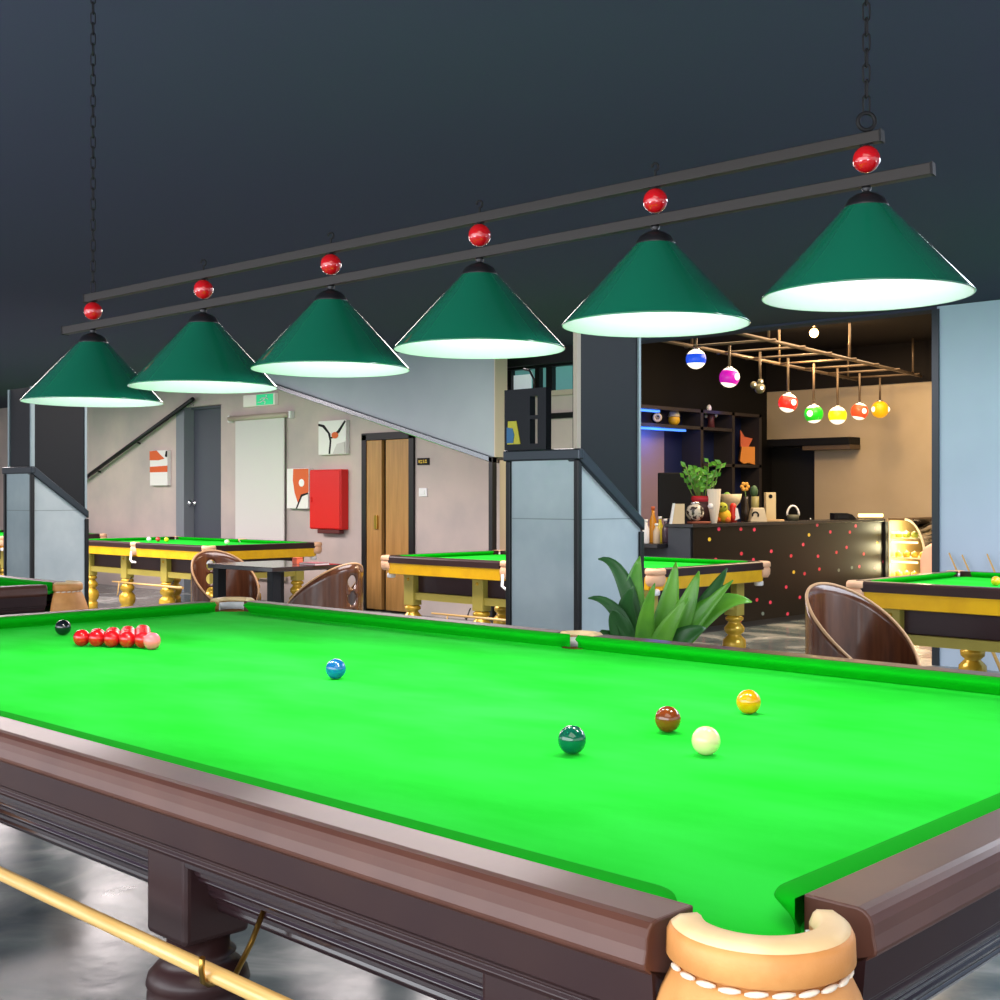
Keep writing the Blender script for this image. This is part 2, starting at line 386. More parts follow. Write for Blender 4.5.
canvas(319, 346.5, 420.5, 454.5, 'white canvas with dark curved stems and orange blossom above red cabinet',
   [('paint_stem', M['ink'], [(0, .86), (.15, .82), (.36, .62), (.42, .4), (.38, .02), (.44, .02), (.48, .4), (.44, .62), (.22, .88), (0, .93)]),
    ('paint_stem', M['ink'], [(.46, .5), (.72, .7), (.96, .98), (1, .94), (.78, .64), (.5, .46)]),
    ('paint_bloom', M['orange'], disc(.62, .56, .12, .8)), ('paint_grey', plain('pale_grey_paint', 'c8c4c0', .7), [(.55, .02), (.98, .02), (.98, .36), (.7, .3)])])  # pale grey patch at the lower right of the canvas
canvas(287.5, 309.5, 468.5, 508.5, 'white canvas with orange swirl and white dots, partly behind red cabinet',
   [('paint_swirl', M['orange'], [(.3, .99), (.99, .99), (.99, .42), (.72, .25), (.52, .12), (.36, .4), (.28, .7)]),
    ('paint_dot', M['white'], [(x, z+.0) for x, z in disc(.68, .64, .12, .8)]),
    ('paint_wedge', M['canvas'], [(.5, .1), (.7, .34), (.99, .38), (.99, 0), (.45, 0)]),
    ('paint_line', M['ink'], [(.44, 0), (.5, .0), (.72, .3), (.99, .36), (.99, .4), (.68, .35)])])
# move the painted dot in front of the swirl
# red fire cabinet
o, w, h = wall_box('fire_cabinet', 309, 340, 469.5, 529.5, .13, None, 'bright red metal fire hose cabinet mounted on the concrete wall', 'cabinet')
MB().box((-w/2, -.115, 0), (w/2, -.0, h)).build('cabinet_body', M['red_box'], o, bevel=.01)
MB().box((-w/2+.012, -.13, .012), (w/2-.012, -.115, h-.012)).build('cabinet_door', M['red_box'], o, bevel=.008)
MB().cbox((-w/2+.05, -.136, h*.5), (.02, .014, .06)).build('handle', M['red_box'], o, bevel=.004)
MB().box((-w*.3, -.1, -.05), (w*.4, -.02, 0)).build('valve_base', plain('dark_red', '5a1a18', .5), o, bevel=.01)
# door plate and switch
o, w, h = wall_box('door_plate', 417.5, 429, 458, 465, .01, None, 'small black plate with yellow marks right of the wooden door', 'sign')
MB().box((-w/2, -.015, 0), (w/2, 0, h)).build('plate', M['ink'], o)
b = MB()
for x0, x1, z0, z1 in ((-.36, -.26, .3, .7), (-.2, -.04, .25, .4), (-.2, -.04, .55, .7), (.04, .1, .25, .75), (.16, .36, .3, .45), (.2, .32, .55, .75)):
    b.box((x0*w, -.019, z0*h), (x1*w, -.015, z1*h))
b.build('yellow_marks', plain('sign_yellow', 'd8b42a', .5), o)
o, w, h = wall_box('light_switch', 419, 427, 488, 496.5, .01, None, 'small white light switch on concrete wall below the black plate', 'switch')
MB().box((-w/2, -.015, 0), (w/2, 0, h)).build('switch_plate', M['white'], o, bevel=.004)
MB().box((-w/4, -.022, h*.25), (w/4, -.015, h*.75)).build('rocker', M['white'], o, bevel=.003)

# ================================================================ PYLONS (concrete stand with sloping shoulder and black panel)
def pylon(x1, y0, w, label, wy=None, trim='pale_trim'):
    """near corner (x1, y0); faces -Y and +X"""
    zt = 1.54; zs = 1.2; H = 2.17; e = .03; wy = wy or w
    o = empty('pylon', (x1-w/2, y0+wy/2, 0), label, 'pillar', 'concrete pylons with sloping shoulders')
    h = w/2; g = wy/2
    # body: section in the YZ plane (flat at the near edge, sloping down to the far edge), extruded along X
    MB().prism([(-g, 0), (g, 0), (g, zs-.03), (-g, zt-.03)], -h, h, 'x').build('concrete_body', M['pillar'], o)
    b = MB(); b.prism([(-g-.012, zt-.045), (g+.012, zs-.055), (g+.012, zs), (-g+.02, zt+.006), (-g-.012, zt+.006)], h-.06, h+.022, 'x')
    b.build('sloping_cap', M['dark_steel'], o, bevel=.006)
    MB().box((-h-.03, -g-.02, zt-.045), (h+.026, -g+.018, zt+.01)).build('flat_cap', M['dark_steel'], o, bevel=.008)
    for (sx, sy, top) in ((1, -1, zt-.045), (-1, -1, zt-.045), (1, 1, zs-.06)):
        MB().cbox((sx*h, sy*g, top/2), (e, e, top)).build('corner_post', M['black_metal'], o, bevel=.004)
    b = MB(); b.box((-h, -g-.0015, 1.205), (h, -g, 1.21)); b.box((h, -g, 1.205), (h+.0015, g, 1.21)); b.build('seam', plain('seam_grey', '8a979a', .8), o)
    # black panel standing on the sloping side
    MB().prism([(-g+.02, zt), (g-.005, zs+.005), (g-.005, H), (-g+.02, H)], h-.05, h-.01, 'x').build('black_panel', M['black_panel'], o)
    MB().box((h-.024, -g-.006, zt), (h, -g+.022, H)).build('panel_post', M[trim], o)
    MB().box((h-.04, g-.012, zs), (h, g+.006, H)).build('panel_post', M['pale_trim'], o)
    return o
PR = (onX(578, 500, -1.378).x, 2.58)
p1 = pylon(-1.378, 2.58, .452, 'concrete pylon with black upper panel standing right behind the middle pocket', .49, 'beige_trim')
def solveY(u, Y): return onY(u, 500, Y)
c2 = onY(32, 500, 2.46)
p2 = pylon(c2.x, 2.46, .452, 'concrete pylon with black upper panel at left end, beyond the second snooker table')
# the left one shows a black panel on its front side as well
hh = .226
MB().prism([(-hh+.0, 1.545), (hh-.05, 1.545), (hh-.05, 2.17), (-hh, 2.17)], -hh+.03, -hh+.06, 'y').build('black_panel', M['black_panel'], p2)
MB().box((-hh-.012, -hh+.02, 1.545), (-hh+.012, -hh+.06, 2.17)).build('panel_post', M['pale_trim'], p2)
# menu frame standing on the flat cap of the right one
fx0 = onY(508.5, 420, 2.62).x; fx1 = onY(550, 420, 2.62).x; fz0 = 1.5512; fz1 = onY(530, 389, 2.62).z
o = empty('display_frame', ((fx0+fx1)/2, 2.61, fz0), 'black display frame with yellow and blue sticker standing on the right pylon', 'frame')
w = fx1-fx0; h = fz1-fz0
b = MB(); b.box((-w/2, -.02, 0), (w*.12, .02, h)); b.box((w*.12, -.02, 0), (w*.3, .02, h*.1)); b.box((w*.12, -.02, h*.87), (w*.3, .02, h)); b.box((w*.3, -.02, 0), (w/2, .02, h))
b.box((w*.12, -.02, h*.5), (w*.3, .02, h*.56)); b.build('frame_board', M['black_panel'], o)
flat(MB(), [(-w*.42, h*.1), (-w*.1, h*.1), (-w*.2, h*.48), (-w*.4, h*.48)], -.02).build('yellow_sticker', plain('sticker_yellow', 'c2b832', .5), o)
flat(MB(), [(-w*.42, h*.12), (-w*.27, h*.12), (-w*.24, h*.25), (-w*.28, h*.36), (-w*.42, h*.38)], -.024).build('blue_sticker', plain('sticker_blue', '2f6a9a', .5), o)
MB().tube([(w*.15, 0, h*.98), (w*.15, 0, h*1.15), (w*.05, 0, h*1.3), (-w*.1, 0, h*1.33)], .006, 8).build('lamp_arm', M['black_metal'], o)

# ================================================================ TABLE MAKER
def arc_path(s0, s1, r0, r1, T, n=8):
    """nose line from s0 to s1 with jaws that curve outward (t grows) at both ends"""
    p = []
    f0 = math.acos(max(-1, 1-T/r0)); f1 = math.acos(max(-1, 1-T/r1))
    for k in range(n, 0, -1): q = f0*k/n; p.append((s0-r0*math.sin(q), r0*(1-math.cos(q))))
    m = 6
    for k in range(m+1): p.append((s0+(s1-s0)*k/m, 0))
    for k in range(1, n+1): q = f1*k/n; p.append((s1+r1*math.sin(q), r1*(1-math.cos(q))))
    return p
def cushion_mb(path, T, nose, top, mp):
    b = MB(); n = len(path); vs = []
    for s, t in path:
        c = min(t+.033, T)
        for tt, z in ((c, 0.0), (min(t+.018, T), nose*.45), (t, nose*.86), (min(t+.003, T), nose), (min(t+.02, T), top), (T, top)):
            vs.append(mp(s, tt, z))
    fs = []
    for i in range(n-1):
        for k in range(5): fs.append((i*6+k, (i+1)*6+k, (i+1)*6+k+1, i*6+k+1))
    b.add(vs, fs, True)
    return b
def sides(hx, hy):
    return {'near': lambda s, t, z: (s, -(hy+t), z), 'far': lambda s, t, z: (-s, hy+t, z),
            'right': lambda s, t, z: (hx+t, s, z), 'left': lambda s, t, z: (-(hx+t), -s, z)}
def profile_prism(prof, s0, s1, mp):
    b = MB(); n = len(prof)
    vs = [mp(s0, t, z) for t, z in prof]+[mp(s1, t, z) for t, z in prof]
    b.add(vs, [tuple(range(n)), tuple(range(2*n-1, n-1, -1))]+[(i, (i+1) % n, n+(i+1) % n, n+i) for i in range(n)])
    return b
def ring_sector(prof, a0, a1, n, mx):
    """closed profile [(r, z)] swept from a0 to a1 with end caps"""
    b = MB(); m = len(prof)
    vs = [(r*math.cos(a0+(a1-a0)*k/n), r*math.sin(a0+(a1-a0)*k/n), z) for k in range(n+1) for r, z in prof]
    fs = [(k*m+i, k*m+(i+1) % m, (k+1)*m+(i+1) % m, (k+1)*m+i) for k in range(n) for i in range(m)]
    b.add(vs, fs, True, mx)
    b.add(vs[:m], [tuple(range(m))], False, mx); b.add(vs[-m:], [tuple(range(m-1, -1, -1))], False, mx)
    return b
def bed_outline(hx, hy, T, pk):
    """rectangle hx+T by hy+T with round bites at the six pockets; pk = [(cx, cy, r)] corner/middle bites"""
    X, Y = hx+T, hy+T; out = []
    def bite(cx, cy, r, a0, a1, n=10):
        return [(cx+r*math.cos(a0+(a1-a0)*k/n), cy+r*math.sin(a0+(a1-a0)*k/n)) for k in range(n+1)]
    (co, cr), (mo, mr) = pk                   # corner offset beyond nose corner / radius; middle offset beyond nose / radius
    def corner(sx, sy):
        cx, cy = sx*(hx+co), sy*(hy+co)
        ax = math.asin(min(1, abs(Y-(hy+co))/cr)); d = math.sqrt(max(cr*cr-(Y-hy-co)**2, 1e-9))
        return cx, cy, d
    cxs = hx+co; d = math.sqrt(max(cr*cr-(T-co)**2, 1e-9)); dm = math.sqrt(max(mr*mr-(T-mo)**2, 1e-9))
    qa = math.atan2(T-co, -d)                 # angle of the bite's start on the far edge of the (+,+) corner
    qb = math.atan2(-d, T-co)
    if qa > 0: qa = qa
    def corner_pts(sx, sy):
        a0 = qa % (2*PI); a1 = qb % (2*PI)
        if a1 < a0: a1 += 2*PI
        return [(sx*(cxs+cr*math.cos(a)), sy*(hy+co+cr*math.sin(a))) for a in [a0+(a1-a0)*k/12 for k in range(13)]]
    def mid_pts(sy):
        a0 = math.atan2(T-mo, -dm) % (2*PI); a1 = math.atan2(T-mo, dm) % (2*PI)
        if a1 < a0: a1 += 2*PI
        return [(mr*math.cos(a), sy*(hy+mo+mr*math.sin(a))) for a in [a0+(a1-a0)*k/12 for k in range(13)]]
    pts = corner_pts(1, 1)                    # from far edge to right edge
    pts += corner_pts(1, -1)[::-1]
    pts += mid_pts(-1)[::-1]
    pts += corner_pts(-1, -1)
    pts += corner_pts(-1, 1)[::-1]
    pts += mid_pts(1)
    return pts

def pocket(parent, loc, ang, Rin, Rout, topz, sweep, m_top, m_body, bag=None, stitches=0, liner=True, name='pocket'):
    """leather C-shaped pocket: pale rolled top, body, stitching, bag; ang = outward direction"""
    mx = Matrix.Translation(loc) @ Matrix.Rotation(ang, 4, 'Z')
    c = (Rout-Rin)*.22; g = Rout-Rin
    prof = [(Rin, topz-.012), (Rin+c*.5, topz-.003), (Rin+c, topz), (Rout-c*1.5, topz-.002), (Rout-c*.5, topz-.008), (Rout-c*.45, topz-.012), (Rin, topz-.02)]
    o = ring_sector([(Rin, topz-.045), (Rin, topz-.015), (Rout-c*.4, topz-.009), (Rout, topz-.016), (Rout+.001, topz-.039), (Rout-.006, topz-.044), (Rin+g*.35, topz-.044)], -sweep, sweep, 28, mx).build(name, m_body, parent)
    ring_sector(prof, -sweep, sweep, 28, mx).build('rolled_rim', m_top, o)
    if bag:
        pr = [(Rout-.012, topz-.042), (Rout-.004, topz-.055)]+[(Rout+dr, topz-z) for dr, z in bag]
        inner = [(r-.008, z) for r, z in pr[::-1]]
        ring_sector(pr+inner, -sweep*1.0, sweep*1.0, 28, mx).build('leather_bag', m_body, o)
    if stitches:
        b = MB()
        for k in range(stitches):
            a0 = -sweep*.92+2*sweep*.92*k/stitches; a1 = a0+2*sweep*.92/stitches*.86
            pts = []
            for j in range(5):
                q = a0+(a1-a0)*j/4; rr = Rout-.0045; pts.append(mx @ Vector((rr*math.cos(q), rr*math.sin(q), topz-.0475+.002*(j/4-.5))))
            b.tube(pts, [.0015, .003, .0034, .003, .0015], 8)
        b.build('stitching', M['stitch'], o)
    if liner:
        ring_sector([(Rin-.004, topz-.02), (Rin+.001, topz-.02), (Rin+.001, topz-.05), (Rin-.004, topz-.05)], -sweep, sweep, 20, mx).build('pocket_liner', M['white'], o)
    return o

def snooker_table(loc, label):
    o = empty('snooker_table', loc, label, 'snooker table')
    hx, hy, T = 1.7845, .889, .05; S = sides(hx, hy)
    pts = bed_outline(hx, hy, T, ((.052, .062), (.062, .05)))
    bed = MB().prism(pts, -.012, 0, 'z').build('bed_cloth', M['cloth'], o)
    MB().prism([(x*.985, y*.985) for x, y in pts], -.05, -.0125, 'z').build('slate', M['slate'], bed)
    nz, tz = .034, .04
    for sd in ('near', 'far'):
        for s0, s1, r0, r1 in ((-(hx-.1), -.075, .056, .06), (.075, hx-.1, .06, .056)):
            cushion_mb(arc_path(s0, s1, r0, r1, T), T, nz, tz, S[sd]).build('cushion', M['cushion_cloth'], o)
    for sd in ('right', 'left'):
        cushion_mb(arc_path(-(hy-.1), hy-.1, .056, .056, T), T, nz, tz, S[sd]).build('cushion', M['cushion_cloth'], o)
    top = [(T, -.03), (T, .041), (.113, .041), (.121, .039), (.127, .034), (.131, .026), (.132, .014), (.135, .0), (.134, -.006), (.128, -.01), (.1, -.03)]
    fas = [(.06, -.03), (.126, -.008), (.123, -.012), (.119, -.058), (.113, -.064), (.06, -.07)]
    mould = [(.04, -.062), (.112, -.062), (.112, -.068), (.104, -.072), (.108, -.078), (.104, -.084), (.096, -.088), (.04, -.09)]
    for sd in ('near', 'far'):
        for s0, s1 in ((-(hx-.014), -.075), (.075, hx-.014)):
            r = profile_prism(top, s0, s1, S[sd]).build('rail', M['wood'], o, bevel=.0025)
            profile_prism(fas, s0, s1, S[sd]).build('rail_fascia', M['wood_dark'], r)
            profile_prism(mould, s0, s1, S[sd]).build('rail_moulding', M['wood_dark'], r, bevel=.0015)
    for sd in ('right', 'left'):
        s0, s1 = -(hy-.062), hy-.062
        r = profile_prism(top, s0, s1, S[sd]).build('rail', M['wood'], o, bevel=.0025)
        profile_prism(fas, s0, s1, S[sd]).build('rail_fascia', M['wood_dark'], r)
        profile_prism(mould, s0, s1, S[sd]).build('rail_moulding', M['wood_dark'], r, bevel=.0015)
    # ribbed apron frame under the slate, one ring
    rib = [(0, -.06), (.088, -.09), (.088, -.1), (.074, -.103), (.074, -.114), (.064, -.116), (.068, -.122), (.064, -.128), (.052, -.131), (.052, -.14),
           (.046, -.142), (.05, -.148), (.046, -.154), (.036, -.157), (.036, -.166), (.03, -.168), (.033, -.174), (.03, -.18), (.02, -.186), (0, -.186)]
    b = MB(); n = len(rib); vs = []
    for sx, sy in ((-1, -1), (1, -1), (1, 1), (-1, 1)):
        vs += [(sx*(hx+t), sy*(hy+t), z) for t, z in rib]
    fs = [(k*n+i, k*n+(i+1) % n, ((k+1) % 4)*n+(i+1) % n, ((k+1) % 4)*n+i) for k in range(4) for i in range(n)]
    b.add(vs, fs); b.build('ribbed_apron', M['wood_apron'], o, bevel=.0012)
    # legs: square block, neck, fluted drum, foot
    for x in (-1.55, -.8, .8, 1.55):
        for y in (-1, 1):
            yc = y*(hy+.03)
            l = MB().box((x-.058, yc-.06, -.225), (x+.058, yc+.06, -.07)).build('leg', M['wood_dark'], o, bevel=.01, seg=3)
            mx = Matrix.Translation((x, yc, 0))
            MB().lathe([(.05, -.225), (.05, -.25), (.06, -.255), (.05, -.262), (.066, -.272), (.078, -.285), (.082, -.3), (.074, -.306), (.08, -.315), (.08, -.36), (.074, -.366), (.082, -.378),
                        (.082, -.44), (.07, -.47), (.06, -.52), (.072, -.6), (.078, -.66), (.064, -.72), (.05, -.735), (.07, -.75), (.075, -.79), (.06, -.81), (.06, -.85)], 28, mx).build('turned_post', M['wood_dark'], l)
    R = math.radians
    bag = [(.006, .075), (.018, .11), (.03, .15), (.032, .2), (.012, .24)]
    for sx in (-1, 1):
        for sy in (-1, 1):
            pocket(o, (sx*(hx+.066), sy*(hy+.05), 0), math.atan2(sy*.9, sx), .054, .093, .05, R(99), M['leather_top'], M['leather'], bag, 11)
    for sy in (-1, 1):
        pocket(o, (0, sy*(hy+.075), 0), sy*PI/2, .046, .078, .046, R(95), M['leather_top'], M['leather'], [(.0, .085), (.004, .13), (-.01, .2)], 8)
    # brass hooks that carry the long cue under the near rail
    for hxp in (1.0, -.6):
        pts = [(hxp-.002, -.93, -.135), (hxp+.012, -.965, -.178), (hxp+.028, -1.005, -.212), (hxp+.04, -1.035, -.209), (hxp+.055, -1.066, -.2), (hxp+.066, -1.082, -.188), (hxp+.075, -1.09, -.168), (hxp+.08, -1.092, -.15)]
        MB().tube(pts, .0042, 10).build('cue_hook', M['brass'], o)
    return o
T1 = snooker_table((0, 0, ZC), 'large snooker table with bright green cloth and dark wood rails in foreground')
T2 = copy_tree(T1); T2.location = (-5.16, .0, ZC)
T2['label'] = 'second snooker table with dark brown end rail at left, end to end with foreground table'

# cue lying in the hooks under the near rail
cue = empty('long_cue', (0, -1.064, ZC-.183), 'long pale wooden cue hanging along the near side of the foreground table', 'cue')
MB().tube([(-1.15, 0, 0), (-.2, 0, 0), (.8, 0, 0), (1.45, 0, 0)], [.0085, .0105, .0115, .012], 16).build('shaft', M['cue_wood'], cue)
MB().tube([(1.45, 0, 0), (1.54, 0, 0)], [.0122, .0122], 16).build('butt_cap', M['ink'], cue)

# ---------------------------------------------------------------- balls
def ball(name, label, pos, m, r=.02625, group=None):
    o = MB().sphere((0, 0, 0), r, 32, 20).build(name, m, None, loc=pos)
    return tag(o, label, 'ball', group)
r = .02625; zb = ZC+r+.0003
def bm_(n, c): return plain('ball_'+n, c, .06, coat=.6)
XB = 1.7845-.737
G = 'balls on the foreground snooker table'
ball('snooker_ball', 'dark green snooker ball, leftmost of the four balls near the table front', (XB, -.292, zb), bm_('green', '066048'), group=G)
ball('snooker_ball', 'brown snooker ball between the green ball and the yellow ball', (XB, 0, zb), bm_('brown', '863a10'), group=G)
ball('snooker_ball', 'yellow orange snooker ball, nearest to the far cushion on the right', (XB, .292, zb), bm_('yellow', 'f09800'), group=G)
k = 244.6/F; d = (zb-CAM.z)/(-k); cw = at(706, HZ+244.6, d)
ball('cue_ball', 'cream white cue ball beside the brown ball on the foreground table', (cw.x, cw.y, zb), bm_('cream', 'f8dcac'), group=G)
ball('snooker_ball', 'blue snooker ball alone at the middle of the foreground table', (0, 0, zb), bm_('blue', '0c62a8'), group=G)
ball('snooker_ball', 'pale pink snooker ball at the tip of the red triangle', (-.892, 0, zb), bm_('pink', 'ff7a84'), group=G)
ball('snooker_ball', 'black snooker ball left of the pack of red balls', (-1.7845+.324, 0, zb), bm_('black', '10181c'), group=G)
rows = ['at the tip, touching the pink ball', 'in the second row from the pink ball', 'in the third row from the pink ball', 'in the fourth row from the pink ball', 'in the back row nearest the black ball']
side = [[''], ['near side', 'far side'], ['near side', 'middle', 'far side'], ['near side', 'second from near side', 'second from far side', 'far side'],
        ['near side', 'second from near side', 'middle', 'second from far side', 'far side']]
for i in range(5):
    for j in range(i+1):
        x = -.892-.0532-.0459*i; y = (j-i/2)*.0531
        lb = 'red snooker ball '+rows[i]+(', '+side[i][j] if i else '')
        ball('red_snooker_ball', lb, (x, y, zb), bm_('red', 'd01018'), group='pack of red balls')

# ================================================================ POOL TABLES with gold aprons
def pool_table(loc, label):
    L, W, zt = 2.92, 1.46, .815
    o = empty('pool_table', loc, label, 'pool table', 'pool tables with gold aprons')
    rw = .115; T = .04; hx, hy = L/2-rw, W/2-rw; S = sides(hx, hy); zc = zt-.035; C = Matrix.Translation((0, 0, zc))
    def mpz(fn): return lambda s, t, z: (fn(s, t, z)[0], fn(s, t, z)[1], z+zc)
    pts = bed_outline(hx, hy, T, ((.045, .055), (.05, .045)))
    MB().prism(pts, zc-.03, zc, 'z').build('bed_cloth', M['cloth'], o)
    for sd in ('near', 'far'):
        for s0, s1 in ((-(hx-.09), -.07), (.07, hx-.09)):
            cushion_mb(arc_path(s0, s1, .046, .046, T), T, .03, .034, mpz(S[sd])).build('cushion', M['cushion_cloth'], o)
    for sd in ('right', 'left'):
        cushion_mb(arc_path(-(hy-.09), hy-.09, .046, .046, T), T, .03, .034, mpz(S[sd])).build('cushion', M['cushion_cloth'], o)
    top = [(T, -.03), (T, .035), (rw-.015, .035), (rw-.004, .03), (rw, .02), (rw, -.025), (rw-.02, -.03)]
    ap = [(T, -.03), (rw-.006, -.025), (rw-.008, -.03), (rw-.018, -.115), (rw-.03, -.12), (T-.02, -.12)]
    for sd, hh_ in (('near', hx), ('far', hx)):
        for s0, s1 in ((-hh_-.03, -.06), (.06, hh_+.03)):
            q = profile_prism(top, s0, s1, mpz(S[sd])).build('rail', M['wood_dark'], o)
            profile_prism(ap, s0, s1, mpz(S[sd])).build('gold_apron', M['gold'], q)
    for sd in ('right', 'left'):
        q = profile_prism(top, -hy-.03, hy+.03, mpz(S[sd])).build('rail', M['wood_dark'], o)
        profile_prism(ap, -hy-.03, hy+.03, mpz(S[sd])).build('gold_apron', M['gold'], q)
    MB().box((-hx+.1, -hy+.07, zt-.31), (hx-.1, hy-.07, zt-.13)).build('cabinet', M['maroon'], o, bevel=.006)
    X, Y = hx-.1, hy-.06
    for sy in (-1, 1): MB().box((-X, sy*Y-.03, zt-.37), (X, sy*Y+.03, zt-.31)).build('stretcher', M['gold_pale'], o)
    for sx in (-1, 1): MB().box((sx*X-.03, -Y, zt-.37), (sx*X+.03, Y, zt-.31)).build('stretcher', M['gold_pale'], o)
    R = math.radians
    for sx in (-1, 1):
        for sy in (-1, 1):
            q = pocket(o, (sx*(hx+.062), sy*(hy+.062), zc), math.atan2(sy, sx), .045, .074, .037, R(96), M['leather_pink'], M['leather_pink'], [(-.002, .07), (-.004, .1), (-.02, .125)], 0)
            mx = Matrix.Translation((sx*(hx+.05), sy*(hy+.05), zt-.205))
            b = MB().lathe([(.025, .015), (.036, .02), (.036, .05), (.022, .06)], 14, mx); b.build('ball_cup', M['white'], q)
    for lx in (-(hx-.1), -.42, .42, hx-.1):
        for sy in (-1, 1):
            ly = sy*(hy-.06)
            l = MB().box((lx-.06, ly-.05, zt-.42), (lx+.06, ly+.05, zt-.12)).build('leg', M['gold_pale'], o, bevel=.006)
            h = zt-.42
            MB().lathe([(.05, h), (.07, h-.015), (.07, h-.035), (.045, h-.05), (.055, h-.065), (.08, h-.095), (.077, h-.125), (.05, h-.15), (.06, h-.16), (.088, h-.19), (.092, h-.24), (.08, h-.28), (.06, h-.3), (.078, h-.315), (.078, 0)],
                       24, Matrix.Translation((lx, ly, 0))).build('turned_post', M['gold_leg'], l)
            MB().sphere((lx, ly+sy*.052, zt-.2), .014, 10, 6).build('bolt_cover', M['gold_leg'], l)
    for sy in (-1, 1):
        pocket(o, (0, sy*(hy+.065), zc), sy*PI/2, .042, .07, .04, R(95), M['leather_pink'], M['leather_pink'], [(.0, .08), (-.005, .14)], 0)
        b = MB().tube([(0, sy*(hy+.13), zt-.1), (0, sy*(hy+.14), zt-.19), (.05, sy*(hy+.15), zt-.21), (.12, sy*(hy+.15), zt-.21)], .012, 8); b.build('ball_return', M['white'], o)
    return o
L, W = 2.92, 1.46
def corner_loc(x, y, sx, sy): return (x-sx*L/2, y-sy*W/2, 0)
P2 = pool_table(corner_loc(-2.70, 4.98, 1, -1), 'pool table with gold apron at centre, half hidden by the concrete pylon')
P4 = copy_tree(P2); P4.location = corner_loc(-1.17, 4.81, -1, -1); P4['label'] = 'pool table with gold apron at right edge in front of pale blue wall'
P1 = copy_tree(P2); P1.location = corner_loc(-8.40, 5.07, 1, -1); P1['label'] = 'pool table with gold apron at left, in front of grey door and white blind'
c = onY(4, 500, 5.0)
P0 = copy_tree(P2); P0.location = corner_loc(c.x-.1, 5.0, 1, -1); P0['label'] = 'pool table at far left edge, mostly hidden behind the left pylon'
def table_ball(tb, u, v, name, label, c, r=.0286):
    z = .815-.035+r; d = (z-CAM.z)/(-(v-HZ)/F); p = at(u, v, d); p.z = z+.0004
    return ball(name, label, p, bm_(name+c, c), r, 'balls on the pool tables')
table_ball(P4, 996, 581, 'pool_ball', 'yellow pool ball on the right pool table', 'f0b820')
table_ball(P1, 149, 539.2, 'pool_ball', 'white pool ball, leftmost on the left pool table', 'f2f2ee')
table_ball(P1, 158, 539.4, 'pool_ball', 'red pool ball in the row on the left pool table', 'c83a38')
table_ball(P1, 166.5, 539.6, 'pool_ball', 'yellow pool ball at the end of the row on the left pool table', 'e6d22a')
table_ball(P1, 227, 542, 'pool_ball', 'lone white pool ball near the far cushion of the left pool table', 'f4f0e0')
# bridge / rest sticks hanging under the pool tables
def side_cue(x0, x1, y, z, label, name='cue'):
    o = empty(name, ((x0+x1)/2, y, z), label, 'cue')
    w = (x1-x0)/2
    MB().tube([(-w, 0, -.0), (0, 0, 0), (w, 0, 0)], [.008, .011, .014], 10).build('shaft', M['cue_wood'], o)
    MB().tube([(-w*.6, 0, 0), (-w*.6, .02, -.03), (-w*.6, .05, .03), (-w*.6, .07, .06)], .006, 8).build('hook', M['black_metal'], o)
    MB().tube([(w*.6, 0, 0), (w*.6, .02, -.03), (w*.6, .05, .03), (w*.6, .07, .06)], .006, 8).build('hook', M['black_metal'], o)
    MB().tube([(-w*.8, 0, 0), (-w*.83, 0, -.1), (-w*.86, 0, -.15)], .006, 8).build('rest_fork', M['cue_wood'], o)
    return o
side_cue(-5.0, -3.1, 5.0, .36, 'pale cue with rest fork hanging under the centre pool table')
side_cue(-10.4, -8.95, 5.13, .36, 'pale cue hanging under the left pool table', 'cue')

